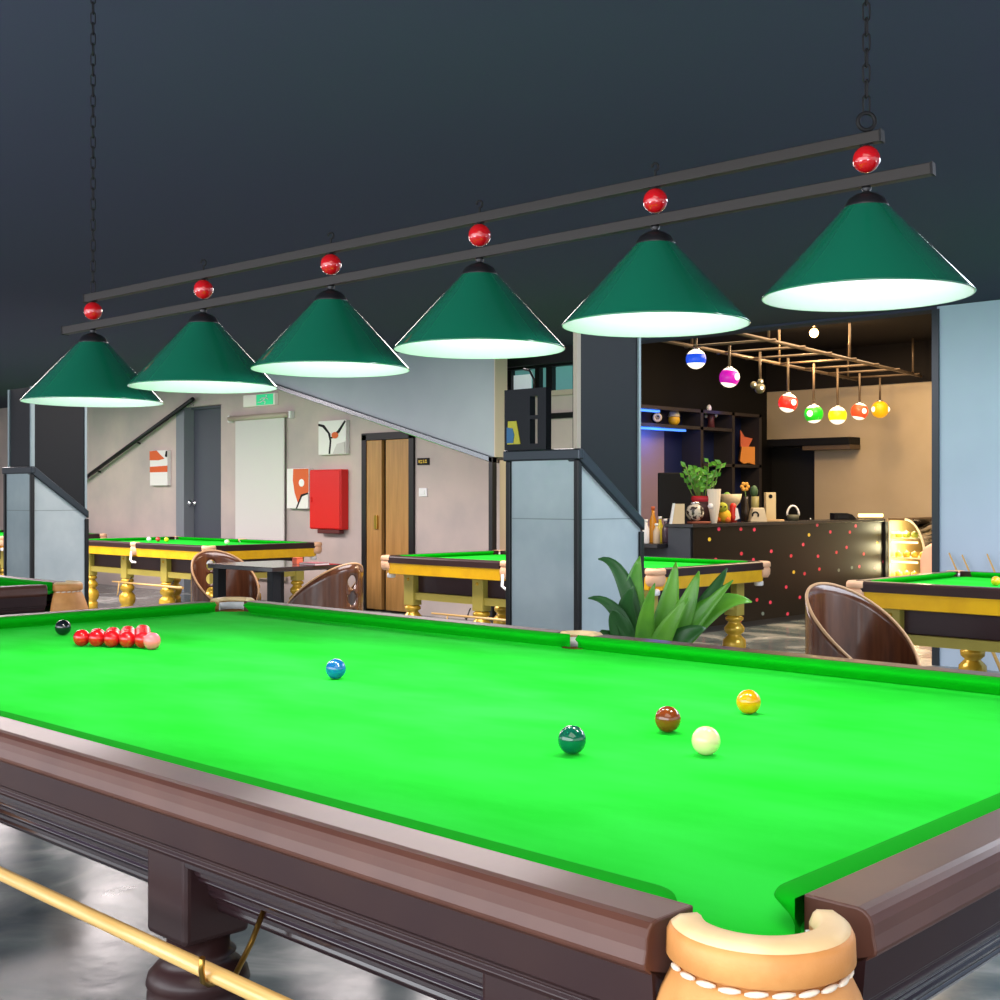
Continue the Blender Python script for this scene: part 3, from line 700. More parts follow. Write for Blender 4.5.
# ================================================================ CHAIRS, LOW TABLE
def bent_chair(loc, rz, label, holes=True):
    """tub of bent plywood: upright oblique-cut cylinder, high back with three holes, seat, foot; back is at local -X"""
    o = empty('plywood_chair', loc, label, 'chair', 'walnut tub chairs', rz)
    R, n, m = .275, 56, 14; b = MB(); vs = []; zb_ = .16
    def rim(a):                                 # a = 0 at the front (+X)
        c = math.cos(a); q = (1-c)/2
        return .36+.5*(q**.8)
    outer = []
    for layer, rr in ((0, R), (1, R-.014)):
        for k in range(n):
            a = 2*PI*k/n; h = rim(a)
            for j in range(m+1):
                z = zb_+(h-zb_)*j/m; r_ = rr*(.86+.14*min(1, (z-zb_)/.3)**.7)
                vs.append((r_*1.04*math.cos(a), r_*math.sin(a), z))
    N = n*(m+1); fs = []
    for k in range(n):
        k2 = (k+1) % n
        for j in range(m):
            fs.append((k*(m+1)+j, k2*(m+1)+j, k2*(m+1)+j+1, k*(m+1)+j+1))
            fs.append((N+k*(m+1)+j, N+k*(m+1)+j+1, N+k2*(m+1)+j+1, N+k2*(m+1)+j))
        fs.append((k*(m+1), N+k*(m+1), N+k2*(m+1), k2*(m+1)))
        fs.append((k*(m+1)+m, k2*(m+1)+m, N+k2*(m+1)+m, N+k*(m+1)+m))
    b.add(vs, fs, True)
    sh = b.build('shell', M['plywood'], None)
    cut = MB(); zs_ = (.74, .625, .51) if holes else ()
    for z in zs_:
        cut.lathe([(.046, -.2), (.046, .2)], 20, Matrix.Translation((-R, 0, z)) @ Matrix.Rotation(PI/2, 4, 'Y'))
    if holes:
     cu = cut.build('cutter', M['plywood'])
     md = sh.modifiers.new('holes', 'BOOLEAN'); md.object = cu; md.solver = 'EXACT'
     dg = bpy.context.evaluated_depsgraph_get(); me = bpy.data.meshes.new_from_object(sh.evaluated_get(dg))
     sh.modifiers.clear(); sh.data = me; bpy.data.objects.remove(cu, do_unlink=True)
    sh.parent = o
    rp = []
    for k in range(n):
        a = 2*PI*k/n; r_ = R-.007; rp.append((r_*1.04*math.cos(a), r_*math.sin(a), rim(a)+.002))
    MB().tube(rp, .0085, 8, closed=True).build('rim_edge', M['ply_edge'], o)
    MB().lathe([(.0001, .3), (.22, .3), (.265, .33), (.262, .37), (.23, .385), (.0001, .39)], 28).build('seat', plain('seat_brown', '4a2c20', .5), o)
    MB().lathe([(.24, 0), (.24, .02), (.05, .04), (.04, .16), (.25, .165)], 24).build('foot', M['black_metal'], o)
    return o
bent_chair((-.535, 3.80, 0), math.radians(-14), 'brown plywood tub chair behind far rail in front of right pool table', False)
bent_chair((-4.36, 3.37, 0), math.radians(188), 'brown plywood tub chair with three round holes, right of the dark table')
bent_chair((-6.27, 3.86, 0), math.radians(-8), 'brown plywood tub chair beyond left end of the dark table, below left pool table')
o = empty('side_table', (-5.55, 3.845, 0), 'dark square table with thick black legs between two tub chairs', 'table')
MB().box((-.43, -.345, .755), (.43, .345, .79)).build('table_top', plain('table_top_dark', '322a2c', .2, coat=.6), o, bevel=.005)
for sx in (-1, 1):
    for sy in (-1, 1): MB().cbox((sx*.36, sy*.28, .3775), (.075, .075, .755)).build('leg', M['black_panel'], o, bevel=.004)
for u, c, nm, lb in ((297.5, 'e06a4a', 'coaster_box', 'small orange red box lying on the dark square table'), (316, '9a5a62', 'notebook', 'flat dull red notebook lying on the dark square table')):
    p = onY(u, 560, 3.95)
    q = empty(nm, (min(p.x, -5.2), 3.95, .7903), lb, 'box' if nm == 'coaster_box' else 'notebook')
    if nm == 'coaster_box':
        MB().box((-.03, -.03, 0), (.03, .03, .04)).build('box_body', plain(nm, c), q, bevel=.003); MB().box((-.032, -.032, .04), (.032, .032, .05)).build('box_lid', plain(nm+'_lid', 'c85a3a'), q, bevel=.003)
    else:
        MB().box((-.1, -.07, 0), (.1, .07, .004)).build('cover', plain(nm, c), q); MB().box((-.097, -.067, .004), (.097, .067, .014)).build('pages', M['canvas'], q); MB().box((-.1, -.07, .014), (.1, .07, .018)).build('cover', plain(nm, c), q)

# ================================================================ POTTED PLANT behind the far rail
pl = empty('potted_plant', (-.80, 2.36, 0), 'large leafy plant with long blade leaves behind the far rail beside the pylon', 'plant')
PD = (pl.location-CAM).dot(FW)
MB().lathe([(.0001, 0), (.13, 0), (.15, .02), (.19, .45), (.2, .5), (.18, .5), (.17, .44), (.0001, .44)], 28).build('pot', M['pot'], pl)
MB().lathe([(.172, .44), (.1, .462), (.0001, .468)], 24).build('soil', M['soil'], pl)
def leaf(base, tip, bend, width, m, name='leaf', fold=.25):
    """a blade from base to tip that bows by 'bend' (a vector) and folds along its midrib"""
    base, tip, bend = Vector(base), Vector(tip), Vector(bend); n = 14; b = MB(); vs = []
    ax = (tip-base); view = (CAM-pl.location).normalized()
    for i in range(n+1):
        t = i/n; c = base+ax*t+bend*(4*t*(1-t))
        tg = (ax+bend*4*(1-2*t)).normalized()
        sd = tg.cross(view+Vector((0, 0, .35)))
        if sd.length < .1: sd = Vector((1, 0, 0))
        sd.normalize(); nm = sd.cross(tg).normalized()
        w = width*(math.sin(PI*min(1, (t*.92+.08)))**.75)*(1.0 if t < .55 else 1-(t-.55)*.55)*(.45+.55*min(1, t/.35))+.002
        vs += [c-sd*w+nm*w*fold, c-sd*w*.5+nm*w*fold*.4, c, c+sd*w*.5+nm*w*fold*.4, c+sd*w+nm*w*fold]
    fs = [(i*5+k, i*5+k+1, (i+1)*5+k+1, (i+1)*5+k) for i in range(n) for k in range(4)]
    b.add(vs, fs, True); o = b.build(name, m, pl)
    s = o.modifiers.new('thickness', 'SOLIDIFY'); s.thickness = .003
    return o
def pp(u, v, dd=0): return at(u, v, PD+dd)-pl.location
root = Vector((0, 0, .46))
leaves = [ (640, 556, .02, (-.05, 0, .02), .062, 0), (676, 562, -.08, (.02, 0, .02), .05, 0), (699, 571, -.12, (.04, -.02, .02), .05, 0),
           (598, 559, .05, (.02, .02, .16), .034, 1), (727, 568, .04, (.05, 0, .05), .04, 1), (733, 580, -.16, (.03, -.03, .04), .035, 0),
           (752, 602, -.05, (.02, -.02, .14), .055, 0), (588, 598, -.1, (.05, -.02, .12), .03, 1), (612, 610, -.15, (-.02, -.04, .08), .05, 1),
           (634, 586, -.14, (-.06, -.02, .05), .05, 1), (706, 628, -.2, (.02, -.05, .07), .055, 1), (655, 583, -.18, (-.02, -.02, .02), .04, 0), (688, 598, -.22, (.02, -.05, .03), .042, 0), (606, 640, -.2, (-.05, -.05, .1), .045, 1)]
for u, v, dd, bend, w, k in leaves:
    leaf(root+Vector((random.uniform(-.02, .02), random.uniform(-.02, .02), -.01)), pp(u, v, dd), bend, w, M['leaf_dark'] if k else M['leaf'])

# ================================================================ THE HANGING LAMP
D0 = 2.43
def lp(i, up=0.0): return CAM+FW*(D0*(1+.10026*i))+RT*(D0*(.29178-.15567*i))+Vector((0, 0, D0*(.26820-.00938*i)+up))
lamp = empty('billiard_lamp', lp(2.5), 'long black double bar lamp with six green cone shades hanging over foreground table', 'lamp')
def LL(p): return Vector(p)-lamp.location
def bar(i0, i1, up, name):
    a, c = LL(lp(i0, up)), LL(lp(i1, up)); t = (c-a).normalized(); sd = t.cross(Vector((0, 0, 1))).normalized(); uv = sd.cross(t); h = .0112
    b = MB(); b.add([q+sd*x*h+uv*y*h for q in (a, c) for x, y in ((-1, -1), (1, -1), (1, 1), (-1, 1))], [(3, 2, 1, 0), (4, 5, 6, 7), (0, 1, 5, 4), (1, 2, 6, 5), (2, 3, 7, 6), (3, 0, 4, 7)])
    o = b.build(name, M['bar_black'], lamp, bevel=.0015)
    for q, s in ((a, -1), (c, 1)):
        q2 = q+t*s*.004
        b = MB(); b.add([p+sd*x*(h+.001)+uv*y*(h+.001) for p in (q, q2) for x, y in ((-1, -1), (1, -1), (1, 1), (-1, 1))], [(3, 2, 1, 0), (4, 5, 6, 7), (0, 1, 5, 4), (1, 2, 6, 5), (2, 3, 7, 6), (3, 0, 4, 7)])
        b.build('end_cap', M['ink'], o)
    return o
bar(-.062, 5.058, .039, 'upper_bar'); bar(-.2746, 5.276, -.0425, 'lower_bar')
for i in range(6):
    c = LL(lp(i)); T_ = Matrix.Translation(c)
    MB().sphere(c, .0262, 28, 18).build('red_bead', M['red_ball'], lamp)
    MB().lathe([(.006, .024), (.006, .027), (.014, .0272)], 12, T_).build('bead_washer', M['ink'], lamp)
    # hook on the upper bar
    hk = [c+Vector((0, 0, .05))]+[c+Vector((0, 0, .064))+RT*(.007*math.sin(q))+Vector((0, 0, .008-.008*math.cos(q))) for q in [k*.7 for k in range(8)]]
    if i not in (0, 5): MB().tube(hk, .0028, 6).build('bar_hook', M['ink'], lamp)
    # shade
    sh = MB().lathe([(.040, -.0905), (.198, -.2625), (.1995, -.2645), (.198, -.266), (.1965, -.2645), (.039, -.092)], 64, T_, cap=False).build('lamp_shade', M['shade'], lamp)
    MB().lathe([(.0385, -.0935), (.1962, -.2645), (.1978, -.2662), (.1952, -.2658), (.0385, -.0945)], 64, T_, cap=False).build('shade_lining', M['lining'], sh)
    MB().lathe([(.0001, -.054), (.009, -.054), (.01, -.058), (.006, -.062), (.012, -.066), (.022, -.069), (.034, -.077), (.0405, -.088), (.043, -.094), (.042, -.096), (.0001, -.0945)], 32, T_).build('shade_cap', M['black_metal'], sh)
    MB().lathe([(.0001, -.098), (.016, -.098), (.016, -.13), (.014, -.132), (.0001, -.132)], 16, T_).build('socket', M['white'], sh)
    MB().lathe([(.0001, -.131), (.014, -.132), (.024, -.15), (.03, -.17), (.028, -.19), (.018, -.205), (.0001, -.21)], 20, T_).build('bulb', M['bulb'], sh)
# chains to the ceiling
for i, ring in ((0, 1), (5, 0)):
    c = LL(lp(i)); z = c.z+.052; top = CH-lamp.location.z
    if ring:
        MB().tube([Vector((c.x, c.y, z+.021))+RT*(.0165*math.cos(q))+Vector((0, 0, .0165*math.sin(q))) for q in [2*PI*k/24 for k in range(24)]], .0042, 8, closed=True).build('chain_ring', M['ink'], lamp)
        z += .036
    b = MB(); Lk = .036; st_ = Lk-.006; k = 0
    while z+st_ < top+.02:
        ax = RT if k % 2 == 0 else FW
        pts = []
        for q in range(16):
            a = 2*PI*q/16; zz = math.sin(a); xx = math.cos(a)
            pts.append(Vector((c.x, c.y, z+Lk/2))+ax*(.0066*xx)+Vector((0, 0, (Lk/2-.0066)*(1 if zz > 0 else -1 if zz < -1e-9 else 0)+.0066*zz)))
        b.tube(pts, .0018, 6, closed=True); z += st_; k += 1
    b.build('chain', M['ink'], lamp)
    MB().lathe([(.0001, top-.03), (.03, top-.025), (.045, top-.001)], 20, Matrix.Translation((c.x, c.y, 0))).build('ceiling_plate', M['ink'], lamp)

# ================================================================ THE BAR
XC = -4.42; WC = .28; ZT = 1.055; YC0 = onX(692, 524, XC).y; YC1 = onX(884, 524, XC).y
bar_c = empty('bar_counter', (XC-WC/2, (YC0+YC1)/2, 0), 'black bar counter studded with small red and yellow dots', 'bar counter')
hy_ = (YC1-YC0)/2
MB().box((-WC/2, -hy_, 0), (WC/2-.02, hy_, ZT-.035)).build('counter_body', M['counter_grey'], bar_c)
MB().box((WC/2-.02, -hy_+.02, .06), (WC/2, hy_, ZT-.035)).build('front_panel', M['bar_front'], bar_c)
MB().box((-WC/2-.03, -hy_-.02, ZT-.035), (WC/2+.02, hy_, ZT)).build('counter_top', M['counter_top'], bar_c, bevel=.005)
MB().box((WC/2-.03, hy_-.02, 0), (WC/2+.03, hy_+.05, ZT-.035)).build('end_post', M['ink'], bar_c)
MB().box((-WC/2-.75, -hy_-.15, .82), (-WC/2-.02, hy_-1.2, .86)).build('worktop', M['counter_top'], bar_c, bevel=.004)
MB().box((-WC/2-.7, -hy_+.01, 0), (-WC/2, hy_-1.2, .82)).build('under_cabinet', M['counter_grey'], bar_c)
def cy(u, X=XC-WC/2): return onX(u, 524, X).y
def on_counter(name, u, label, cat, X=XC-WC/2): return empty(name, (X, cy(u, X), ZT+.0005), label, cat)
def pxm(u, X=XC-WC/2): return (onX(u, 524, X)-CAM).dot(FW)/F       # metres per pixel there
# facing axis of small items: turn local +X toward the camera's right
FZ = math.atan2(RT.y, RT.x)
def it(name, u, label, cat, X=XC-WC/2):
    o = on_counter(name, u, label, cat, X); o.rotation_euler.z = FZ; return o, pxm(u, X)
# register lamp strip at the right end of the counter: dark end cap and glowing strip
o, s = it('till_cover', 842, 'black rounded till cover on the right end of bar counter', 'till', XC-.12)
MB().prism([(-10*s, 0), (12*s, 0), (12*s, 1*s), (8*s, 5*s), (3*s, 6.5*s), (-10*s, 6.5*s)], -.1, .1, 'y').build('cover', M['ink'], o, bevel=.01)
MB().box((-6*s, -.104, 1*s), (4*s, -.1, 4*s)).build('till_screen', M['black_panel'], o)
o = empty('light_bar', (XC-.1, cy(871, XC-.1), ZT+.0005), 'glowing warm light bar lying on the right end of bar counter', 'lamp', rz=FZ); s = pxm(871, XC-.1)
MB().box((-13*s, -.03, 0), (12*s, .03, 1.5*s)).build('light_base', plain('case_top', '6a5238', .4), o)
MB().box((-12.5*s, -.032, 1.5*s), (11.5*s, .028, 5*s)).build('light_tube', M['glow_strip'], o, bevel=.005)
# small things on the counter
o, s = it('folded_menu_board', 677, 'cream menu board with white edge leaning on left end of bar counter', 'board')
MB().prism([(-6*s, 0), (7*s, 0), (7*s, 20*s), (-3*s, 20*s)], -.04, -.02, 'y').build('cream_face', plain('cream_board', 'd8c09a', .6), o)
MB().prism([(-8*s, 0), (-5.5*s, 0), (-2.5*s, 20.5*s), (-4.5*s, 20.5*s)], -.05, 0, 'y').build('white_edge', M['white'], o)
o, s = it('mosaic_jar', 694, 'round silver and black mosaic jar on the bar counter below the leafy plant', 'jar')
MB().sphere((0, -.06, 11.2*s), 9*s, 24, 14).build('jar_body', mat('mosaic', '3a3430', .25, c2='c8c0b0', scale=22, lo=.48, hi=.52), o)
MB().lathe([(4*s, 19*s), (5*s, 20.5*s), (4*s, 21.5*s)], 16, Matrix.Translation((0, -.06, 0))).build('jar_neck', M['chrome'], o)
MB().lathe([(.0001, -.0), (11*s, 0), (12*s, 2*s), (.0001, 2*s)], 20, Matrix.Translation((4*s, -.05, 0))).build('terracotta_tray', plain('terracotta', '9a5238', .7), o)
o, s = it('bar_plant', 703, 'leafy green plant in red wrapped pot on the bar counter', 'plant', XC-.2)
MB().lathe([(.0001, 0), (7*s, 0), (10*s, 14*s), (11*s, 22*s), (9*s, 22*s), (.0001, 18*s)], 20).build('pot', plain('wrap_dark', '4a2a26', .6), o)
MB().lathe([(10.4*s, 20*s), (12*s, 24*s), (11*s, 27*s), (9.5*s, 22*s)], 20).build('red_wrap', plain('red_wrap', 'b01828', .6), o)
rnd = random.Random(3)
b = MB(); stem = MB()
for k in range(15):
    tu = rnd.uniform(-19, 20)*s; th = (rnd.uniform(42, 63) if abs(tu) < 12*s else rnd.uniform(44, 60))*s; ty = rnd.uniform(-.1, .1)
    stem.tube([(tu*.2, ty*.2, 20*s), (tu*.6, ty*.6, th*.65), (tu, ty, th)], .006, 6)
    for j in range(6):
        t = .45+.55*j/5; p = Vector((tu*t, ty*t, 20*s+(th-20*s)*t)); sd = -1 if j % 2 else 1
        q = p+Vector((sd*rnd.uniform(4, 7)*s, rnd.uniform(-.05, .05), rnd.uniform(2, 6)*s)); w = 2.2*s
        n = (q-p).cross(Vector((0, 1, 0))).normalized()*w
        m_ = (p+q)/2
        b.add([p, m_+n+Vector((0, -.01, 0)), q, m_-n+Vector((0, -.01, 0)), m_+Vector((0, .008, 0))], [(0, 1, 4), (1, 2, 4), (2, 3, 4), (3, 0, 4)], True)
lf = b.build('leaves', M['leaf'], o, weld=False); stem.build('stems', plain('stem_green', '5a7a30', .6), o)
o, s = it('paper_cone', 714, 'white folded paper cone standing beside the leafy bar plant', 'paper', XC-.07)
MB().lathe([(3*s, 0), (6*s, 18*s), (7*s, 34*s), (6*s, 34*s), (2.5*s, 1*s)], 14, smooth=False, cap=False).build('cone', plain('paper_cream', 'e8dcc8', .7), o)
MB().sphere((-4*s, -.04, 17*s), 3*s, 14, 10).build('white_bow', M['white'], o)
o, s = it('plush_toy', 724, 'small yellow and green plush toy sitting on the bar counter', 'toy', XC-.1)
MB().sphere((0, 0, 7*s), 7*s, 18, 12, sz=1.0).build('toy_body', plain('plush_yellow', 'e0b020', .8), o)
MB().sphere((-2*s, -.02, 15*s), 5.5*s, 18, 12).build('toy_head', plain('plush_green', 'a8b030', .8), o)
MB().sphere((-6*s, -.03, 3*s), 3*s, 12, 8).build('toy_foot', plain('plush_orange', 'd86a20', .8), o)
MB().sphere((3*s, -.05, 3*s), 3*s, 12, 8).build('toy_foot', plain('plush_orange', 'd86a20', .8), o)
for q in (-4, 0): MB().sphere((q*s, -.02-5*s, 16*s), .9*s, 8, 6).build('toy_eye', M['ink'], o)
o, s = it('red_figurine', 733, 'small red figurine with white side next to yellow plush toy', 'figurine', XC-.1)
MB().lathe([(.0001, 0), (4*s, 0), (4.5*s, 6*s), (3*s, 12*s), (3.4*s, 16*s), (2*s, 19*s), (.0001, 19.5*s)], 16).build('figure_body', plain('figurine_red', 'd02818', .4), o)
MB().prism([(1*s, 2*s), (6*s, 4*s), (4*s, 14*s), (2*s, 15*s)], -.04, -.02, 'y').build('white_side', M['white'], o)
o, s = it('cream_bowl', 731, 'wide cream bowl on tall foot behind the toys on bar counter', 'bowl', XC-.24)
MB().lathe([(5*s, 0), (4*s, 14*s), (9*s, 20*s), (11*s, 28*s), (10*s, 28*s), (6*s, 21*s), (.0001, 19*s)], 20).build('bowl', plain('cream_glaze', 'dccba4', .5), o)
MB().sphere((-4*s, 0, 26*s), 4*s, 12, 8).build('green_fruit', plain('fruit_green', '6aa030', .5), o)
o, s = it('flower_vase', 746, 'dark slim vase holding an orange flower on the bar counter', 'vase', XC-.235)
MB().lathe([(.0001, 0), (3*s, 0), (3.4*s, 10*s), (2*s, 20*s), (2.6*s, 25*s), (1.6*s, 25*s), (.0001, 20*s)], 16).build('vase', plain('vase_dark', '3a3228', .4), o)
MB().tube([(0, 0, 20*s), (-1*s, 0, 33*s)], .5*s, 6).build('stem', plain('stem_green', '5a7a30'), o)
b = MB()
for k in range(6):
    q = 2*PI*k/6; b.sphere((-1*s+3*s*math.cos(q), 0, 35*s+3*s*math.sin(q)), 2*s, 10, 6, sy=.6)
b.build('petals', plain('petal_orange', 'd89a3a', .6), o)
o, s = it('cactus_pot', 755, 'little green cactus in olive cup on the bar counter', 'plant', XC-.235)
MB().lathe([(.0001, 0), (5*s, 0), (4*s, 14*s), (4*s, 25*s), (3.4*s, 25*s), (.0001, 23*s)], 16).build('olive_cup', plain('olive_cup', '8a8450', .5), o)
MB().sphere((-1*s, 0, 30*s), 4*s, 14, 10, sz=1.5).build('cactus', plain('cactus_green', '3a5a38', .6), o)
o, s = it('cream_caddy', 757, 'cream sloped caddy box on the bar counter in front of olive cup', 'box', XC-.1)
MB().prism([(-8*s, 0), (9*s, 0), (6*s, 14*s), (-5*s, 14*s)], -.07, .07, 'y').build('caddy_body', plain('caddy_cream', 'd8c8a8', .5), o, bevel=.006)
ring_sector([(2.2*s, -.004), (3.6*s, -.004), (3.6*s, .004), (2.2*s, .004)], -.6, 3.6, 14, Matrix.Translation((-3*s, -.072, 7*s)) @ Matrix.Rotation(PI/2, 4, 'X')).build('dark_mark', M['ink'], o)
o, s = it('tall_cream_box', 770, 'tall narrow cream box standing on a tray on the bar counter', 'box', XC-.1)
MB().box((-5*s, -.05, 2*s), (5*s, .05, 29*s)).build('box_body', plain('box_cream', 'd6c294', .5), o, bevel=.004)
MB().lathe([(2*s, -.003), (2*s, .003)], 14, Matrix.Translation((-.5*s, -.051, 25*s)) @ Matrix.Rotation(PI/2, 4, 'X')).build('box_hole', M['ink'], o)
MB().box((-4*s, -.06, 0), (13*s, .06, 1.9*s)).build('tray', plain('tray_cream', 'cfae80', .5), o, bevel=.003)
o, s = it('handled_basket', 793, 'small basket with tall white hoop handle on the bar counter', 'basket', XC-.12)
MB().lathe([(5*s, 0), (6.5*s, 6*s), (6*s, 6*s), (4.6*s, .8*s), (.0001, .8*s)], 18).build('basket', plain('basket_olive', '5a5a48', .6), o)
MB().tube([(6*s*math.cos(q), 0, 5*s+10*s*math.sin(q)) for q in [PI*k/14 for k in range(15)]], 1.0*s, 8).build('hoop_handle', M['white'], o)
# bottles on the lower worktop at the left end
XW = XC-WC-.2; GB = 'bottles at the left end of the bar'
for u, h, c, lb, dX in ((646, 24, 'e8e4e0', 'white bottle, leftmost on the low bar worktop', .0), (653, 36, 'd8901c', 'amber bottle with orange top on the low bar worktop', -.1), (656.5, 20, 'c8b090', 'beige jar among bottles on the low bar worktop', .08), (660, 26, 'd8c83a', 'yellow bottle on the low bar worktop', -.06), (665.5, 24, '5a4a5a', 'dark bottle, rightmost on the low bar worktop', .04)):
    X = XW+dX; p = onX(u, 545, X); s = (p-CAM).dot(FW)/F
    o = empty('bottle', (X, p.y, .8605), lb, 'bottle', GB)
    MB().lathe([(.0001, 0), (3.3*s, 0), (3.5*s, 1*s), (3.5*s, h*.6*s), (1.6*s, h*.78*s), (1.4*s, h*.9*s), (.0001, h*.9*s)], 16).build('bottle_body', plain('bottle_'+c, c, .25), o)
    MB().lathe([(.0001, h*.9*s), (1.9*s, h*.9*s), (1.9*s, h*s), (.0001, h*s)], 14).build('bottle_cap', plain('cap_orange', 'd0602c', .4) if h > 30 else M['white'], o)
# black monitor behind the counter
p = onX(674, 500, XC-WC-.45); s = (p-CAM).dot(FW)/F
o = empty('monitor', (XC-WC-.45, p.y, .8605), 'black monitor seen from behind at left end of bar counter', 'monitor', rz=FZ)
MB().box((-16*s, -.03, 22*s), (17*s, .03, 68*s)).build('monitor_case', M['ink'], o, bevel=.012)
MB().box((-3*s, -.02, 1*s), (3*s, .02, 24*s)).build('stand', M['ink'], o); MB().box((-9*s, -.1, 0), (9*s, .1, 1*s)).build('base', M['ink'], o)

# cake display with curved glass at the far end
yd0 = YC1+.085; yd1 = YT-.05; xd_0 = XC+.02; dd_ = (onX(886, 524, XC)-CAM).dot(FW); s = dd_/F
wD = onY(925, 524, yd0).x-xd_0; hD = CAM.z-(519-HZ)*s
disp = empty('cake_display', (xd_0, yd0, 0), 'brightly lit cake display case with curved glass front beside the bar counter', 'display case')
prof = [(0, .0), (wD, .0), (wD, hD*.55)]+[(wD*(.42+.58*math.cos(q)), hD*.55+hD*.45*math.sin(q)) for q in [PI/2*k/10 for k in range(1, 11)]]+[(0, hD)]
MB().prism([(0, 0), (wD, 0), (wD, hD*.3), (0, hD*.3)], 0, yd1-yd0, 'y').build('base_cabinet', plain('display_base', 'b08a5a', .4), disp, bevel=.006)
for k, z in enumerate((.34, .56, .78)):
    MB().box((.02, .02, hD*z), (wD*(.94 if k < 2 else .7), yd1-yd0-.02, hD*z+.015)).build('glass_shelf', plain('shelf_cream', 'e8dcb8', .4), disp)
    MB().box((.03, .0, hD*z+.12*(k < 2)+.06), (wD*.8 if k < 2 else wD*.5, .012, hD*z+.12*(k < 2)+.085)).build('light_tube', M['glow_strip'], disp)
e_ = MB()
e_.tube([(x, 0, z) for x, z in prof[2:]], .014, 8); e_.tube([(0, 0, 0), (0, 0, hD)], .014, 8); e_.build('case_edge', M['pale_trim'] if False else plain('case_edge_pale', 'e6dcc0', .4), disp)
MB().box((-.02, .0, hD*.3), (-.005, yd1-yd0, hD)).build('back_panel', plain('display_back', 'e6c88a', .5), disp)
gl = MB(); arc = prof[2:13]
gl.add([(x, y, z) for y in (0.0, yd1-yd0) for x, z in arc], [(i, i+1, i+1+len(arc), i+len(arc)) for i in range(len(arc)-1)], True)
g = gl.build('curved_glass', mat('clear_glass', 'ffffff', .02, trans=1.0), disp); sm = g.modifiers.new('thickness', 'SOLIDIFY'); sm.thickness = .006
MB().box((0, -.02, hD-.015), (wD*.45, yd1-yd0, hD+.012)).build('case_top', plain('case_top', '6a5238', .4), disp)
for k, (z, c, n_) in enumerate(((.34, 'd8b84a', 4), (.56, 'c8a83a', 4), (.78, '9aa83a', 3))):
    for j in range(n_):
        o = empty('cake', (xd_0+.07+.1*j, yd0+.1, hD*z+.0155), 'small %s cake on the %s shelf of the display case, %s from the left' % (('golden', 'yellow', 'green')[k], ('lowest', 'middle', 'top')[k], ('first', 'second', 'third', 'fourth')[j]), 'cake', 'cakes in the display case')
        MB().lathe([(.0001, 0), (.036, 0), (.038, .05), (.03, .06), (.0001, .062)], 14).build('sponge', plain('cake_'+c, c, .6), o)
        MB().sphere((0, 0, .065), .012, 10, 6).build('topping', plain('cake_top', 'f0e8d0', .5), o)
# pink cushion stool by the display
pk = onY(931, 560, 11.4); s = (pk-CAM).dot(FW)/F
o = empty('pink_armchair', (onY(936, 560, 11.4).x, 11.4, 0), 'pale pink rounded chair back standing right of the cake display', 'chair')
MB().lathe([(.0001, .08), (.2, .08), (.23, .14), (.24, .4), (.0001, .42)], 24).build('seat', plain('pink_plush', 'e8bcae', .8), o)
MB().prism([(-.24, .3), (.24, .3), (.25, .6), (.2, .74), (.1, .8), (-.1, .8), (-.2, .74), (-.25, .6)], .1, .22, 'y').build('backrest', plain('pink_plush', 'e8bcae'), o, bevel=.04, seg=4)
for q in range(4): MB().tube([(.15*math.cos(q*PI/2+.8), .15*math.sin(q*PI/2+.8), .1), (.17*math.cos(q*PI/2+.8), .17*math.sin(q*PI/2+.8), 0)], .015, 8).build('leg', M['brass'], o)

# back-bar shelving on the side wall
XF = XS+.32
def sy(u): return onX(u, 450, XF).y
su = empty('back_bar_shelf', (XS, (sy(640)+sy(762))/2, 0), 'tall dark shelving with blue lights behind the bar', 'shelf')
yo = su.location.y; y0 = sy(636)-yo; y1 = sy(762)-yo
MB().box((.0, y0, .0), (.03, y1, 2.42)).build('back_panel', M['shelf_back'], su)
for u in (702, 733.5, 760.5):
    y = sy(u)-yo; MB().box((.03, y-.03, 0), (.32, y+.03, 2.42)).build('divider', M['shelf_wood'], su)
zsh = onX(700, 426.5, XF).z; zs2 = onX(733, 464, XF).z
MB().box((.03, y0, zsh-.04), (.32, sy(733)-yo, zsh)).build('shelf_board', M['shelf_wood'], su)
MB().box((.03, sy(702)-yo, zs2-.04), (.32, y1, zs2)).build('shelf_board', M['shelf_wood'], su)
MB().box((.03, y0, 2.38), (.32, y1, 2.42)).build('shelf_board', plain('shelf_top_dark', '2a2426', .5), su)
MB().box((.03, y0, .9), (.06, sy(681)-yo, zsh-.06)).build('lilac_panel', M['lilac'], su)
MB().box((.2, y0, zsh-.07), (.26, sy(690)-yo, zsh-.045)).build('led_strip', M['blue_strip'], su)
MB().box((.2, y0, 2.35), (.26, sy(664)-yo, 2.375)).build('led_strip', M['blue_strip'], su)
def shelf_it(name, u, z, label, cat, X=XF-.15):
    p = onX(u, 450, X); o = empty(name, (X, p.y, z+.0005), label, cat, rz=FZ); return o, (p-CAM).dot(FW)/F
o, s = shelf_it('shelf_clock', 657, zsh, 'small round cream faced clock on the upper back bar shelf', 'clock')
MB().lathe([(.0001, 0), (6.3*s, 0), (6.3*s, .06), (.0001, .06)], 20, Matrix.Translation((0, .02, 7*s)) @ Matrix.Rotation(PI/2, 4, 'X')).build('clock_case', M['ink'], o)
MB().lathe([(2.2*s, 0), (4.6*s, 0), (4.6*s, .006), (2.2*s, .006), (2.2*s, 0)], 18, Matrix.Translation((0, -.04, 7*s)) @ Matrix.Rotation(PI/2, 4, 'X')).build('clock_face', plain('cream_face_c', 'd8c89a', .5), o)
o, s = shelf_it('yellow_ornament', 674, zsh, 'round yellow ornament with pale cap on the upper back bar shelf', 'ornament')
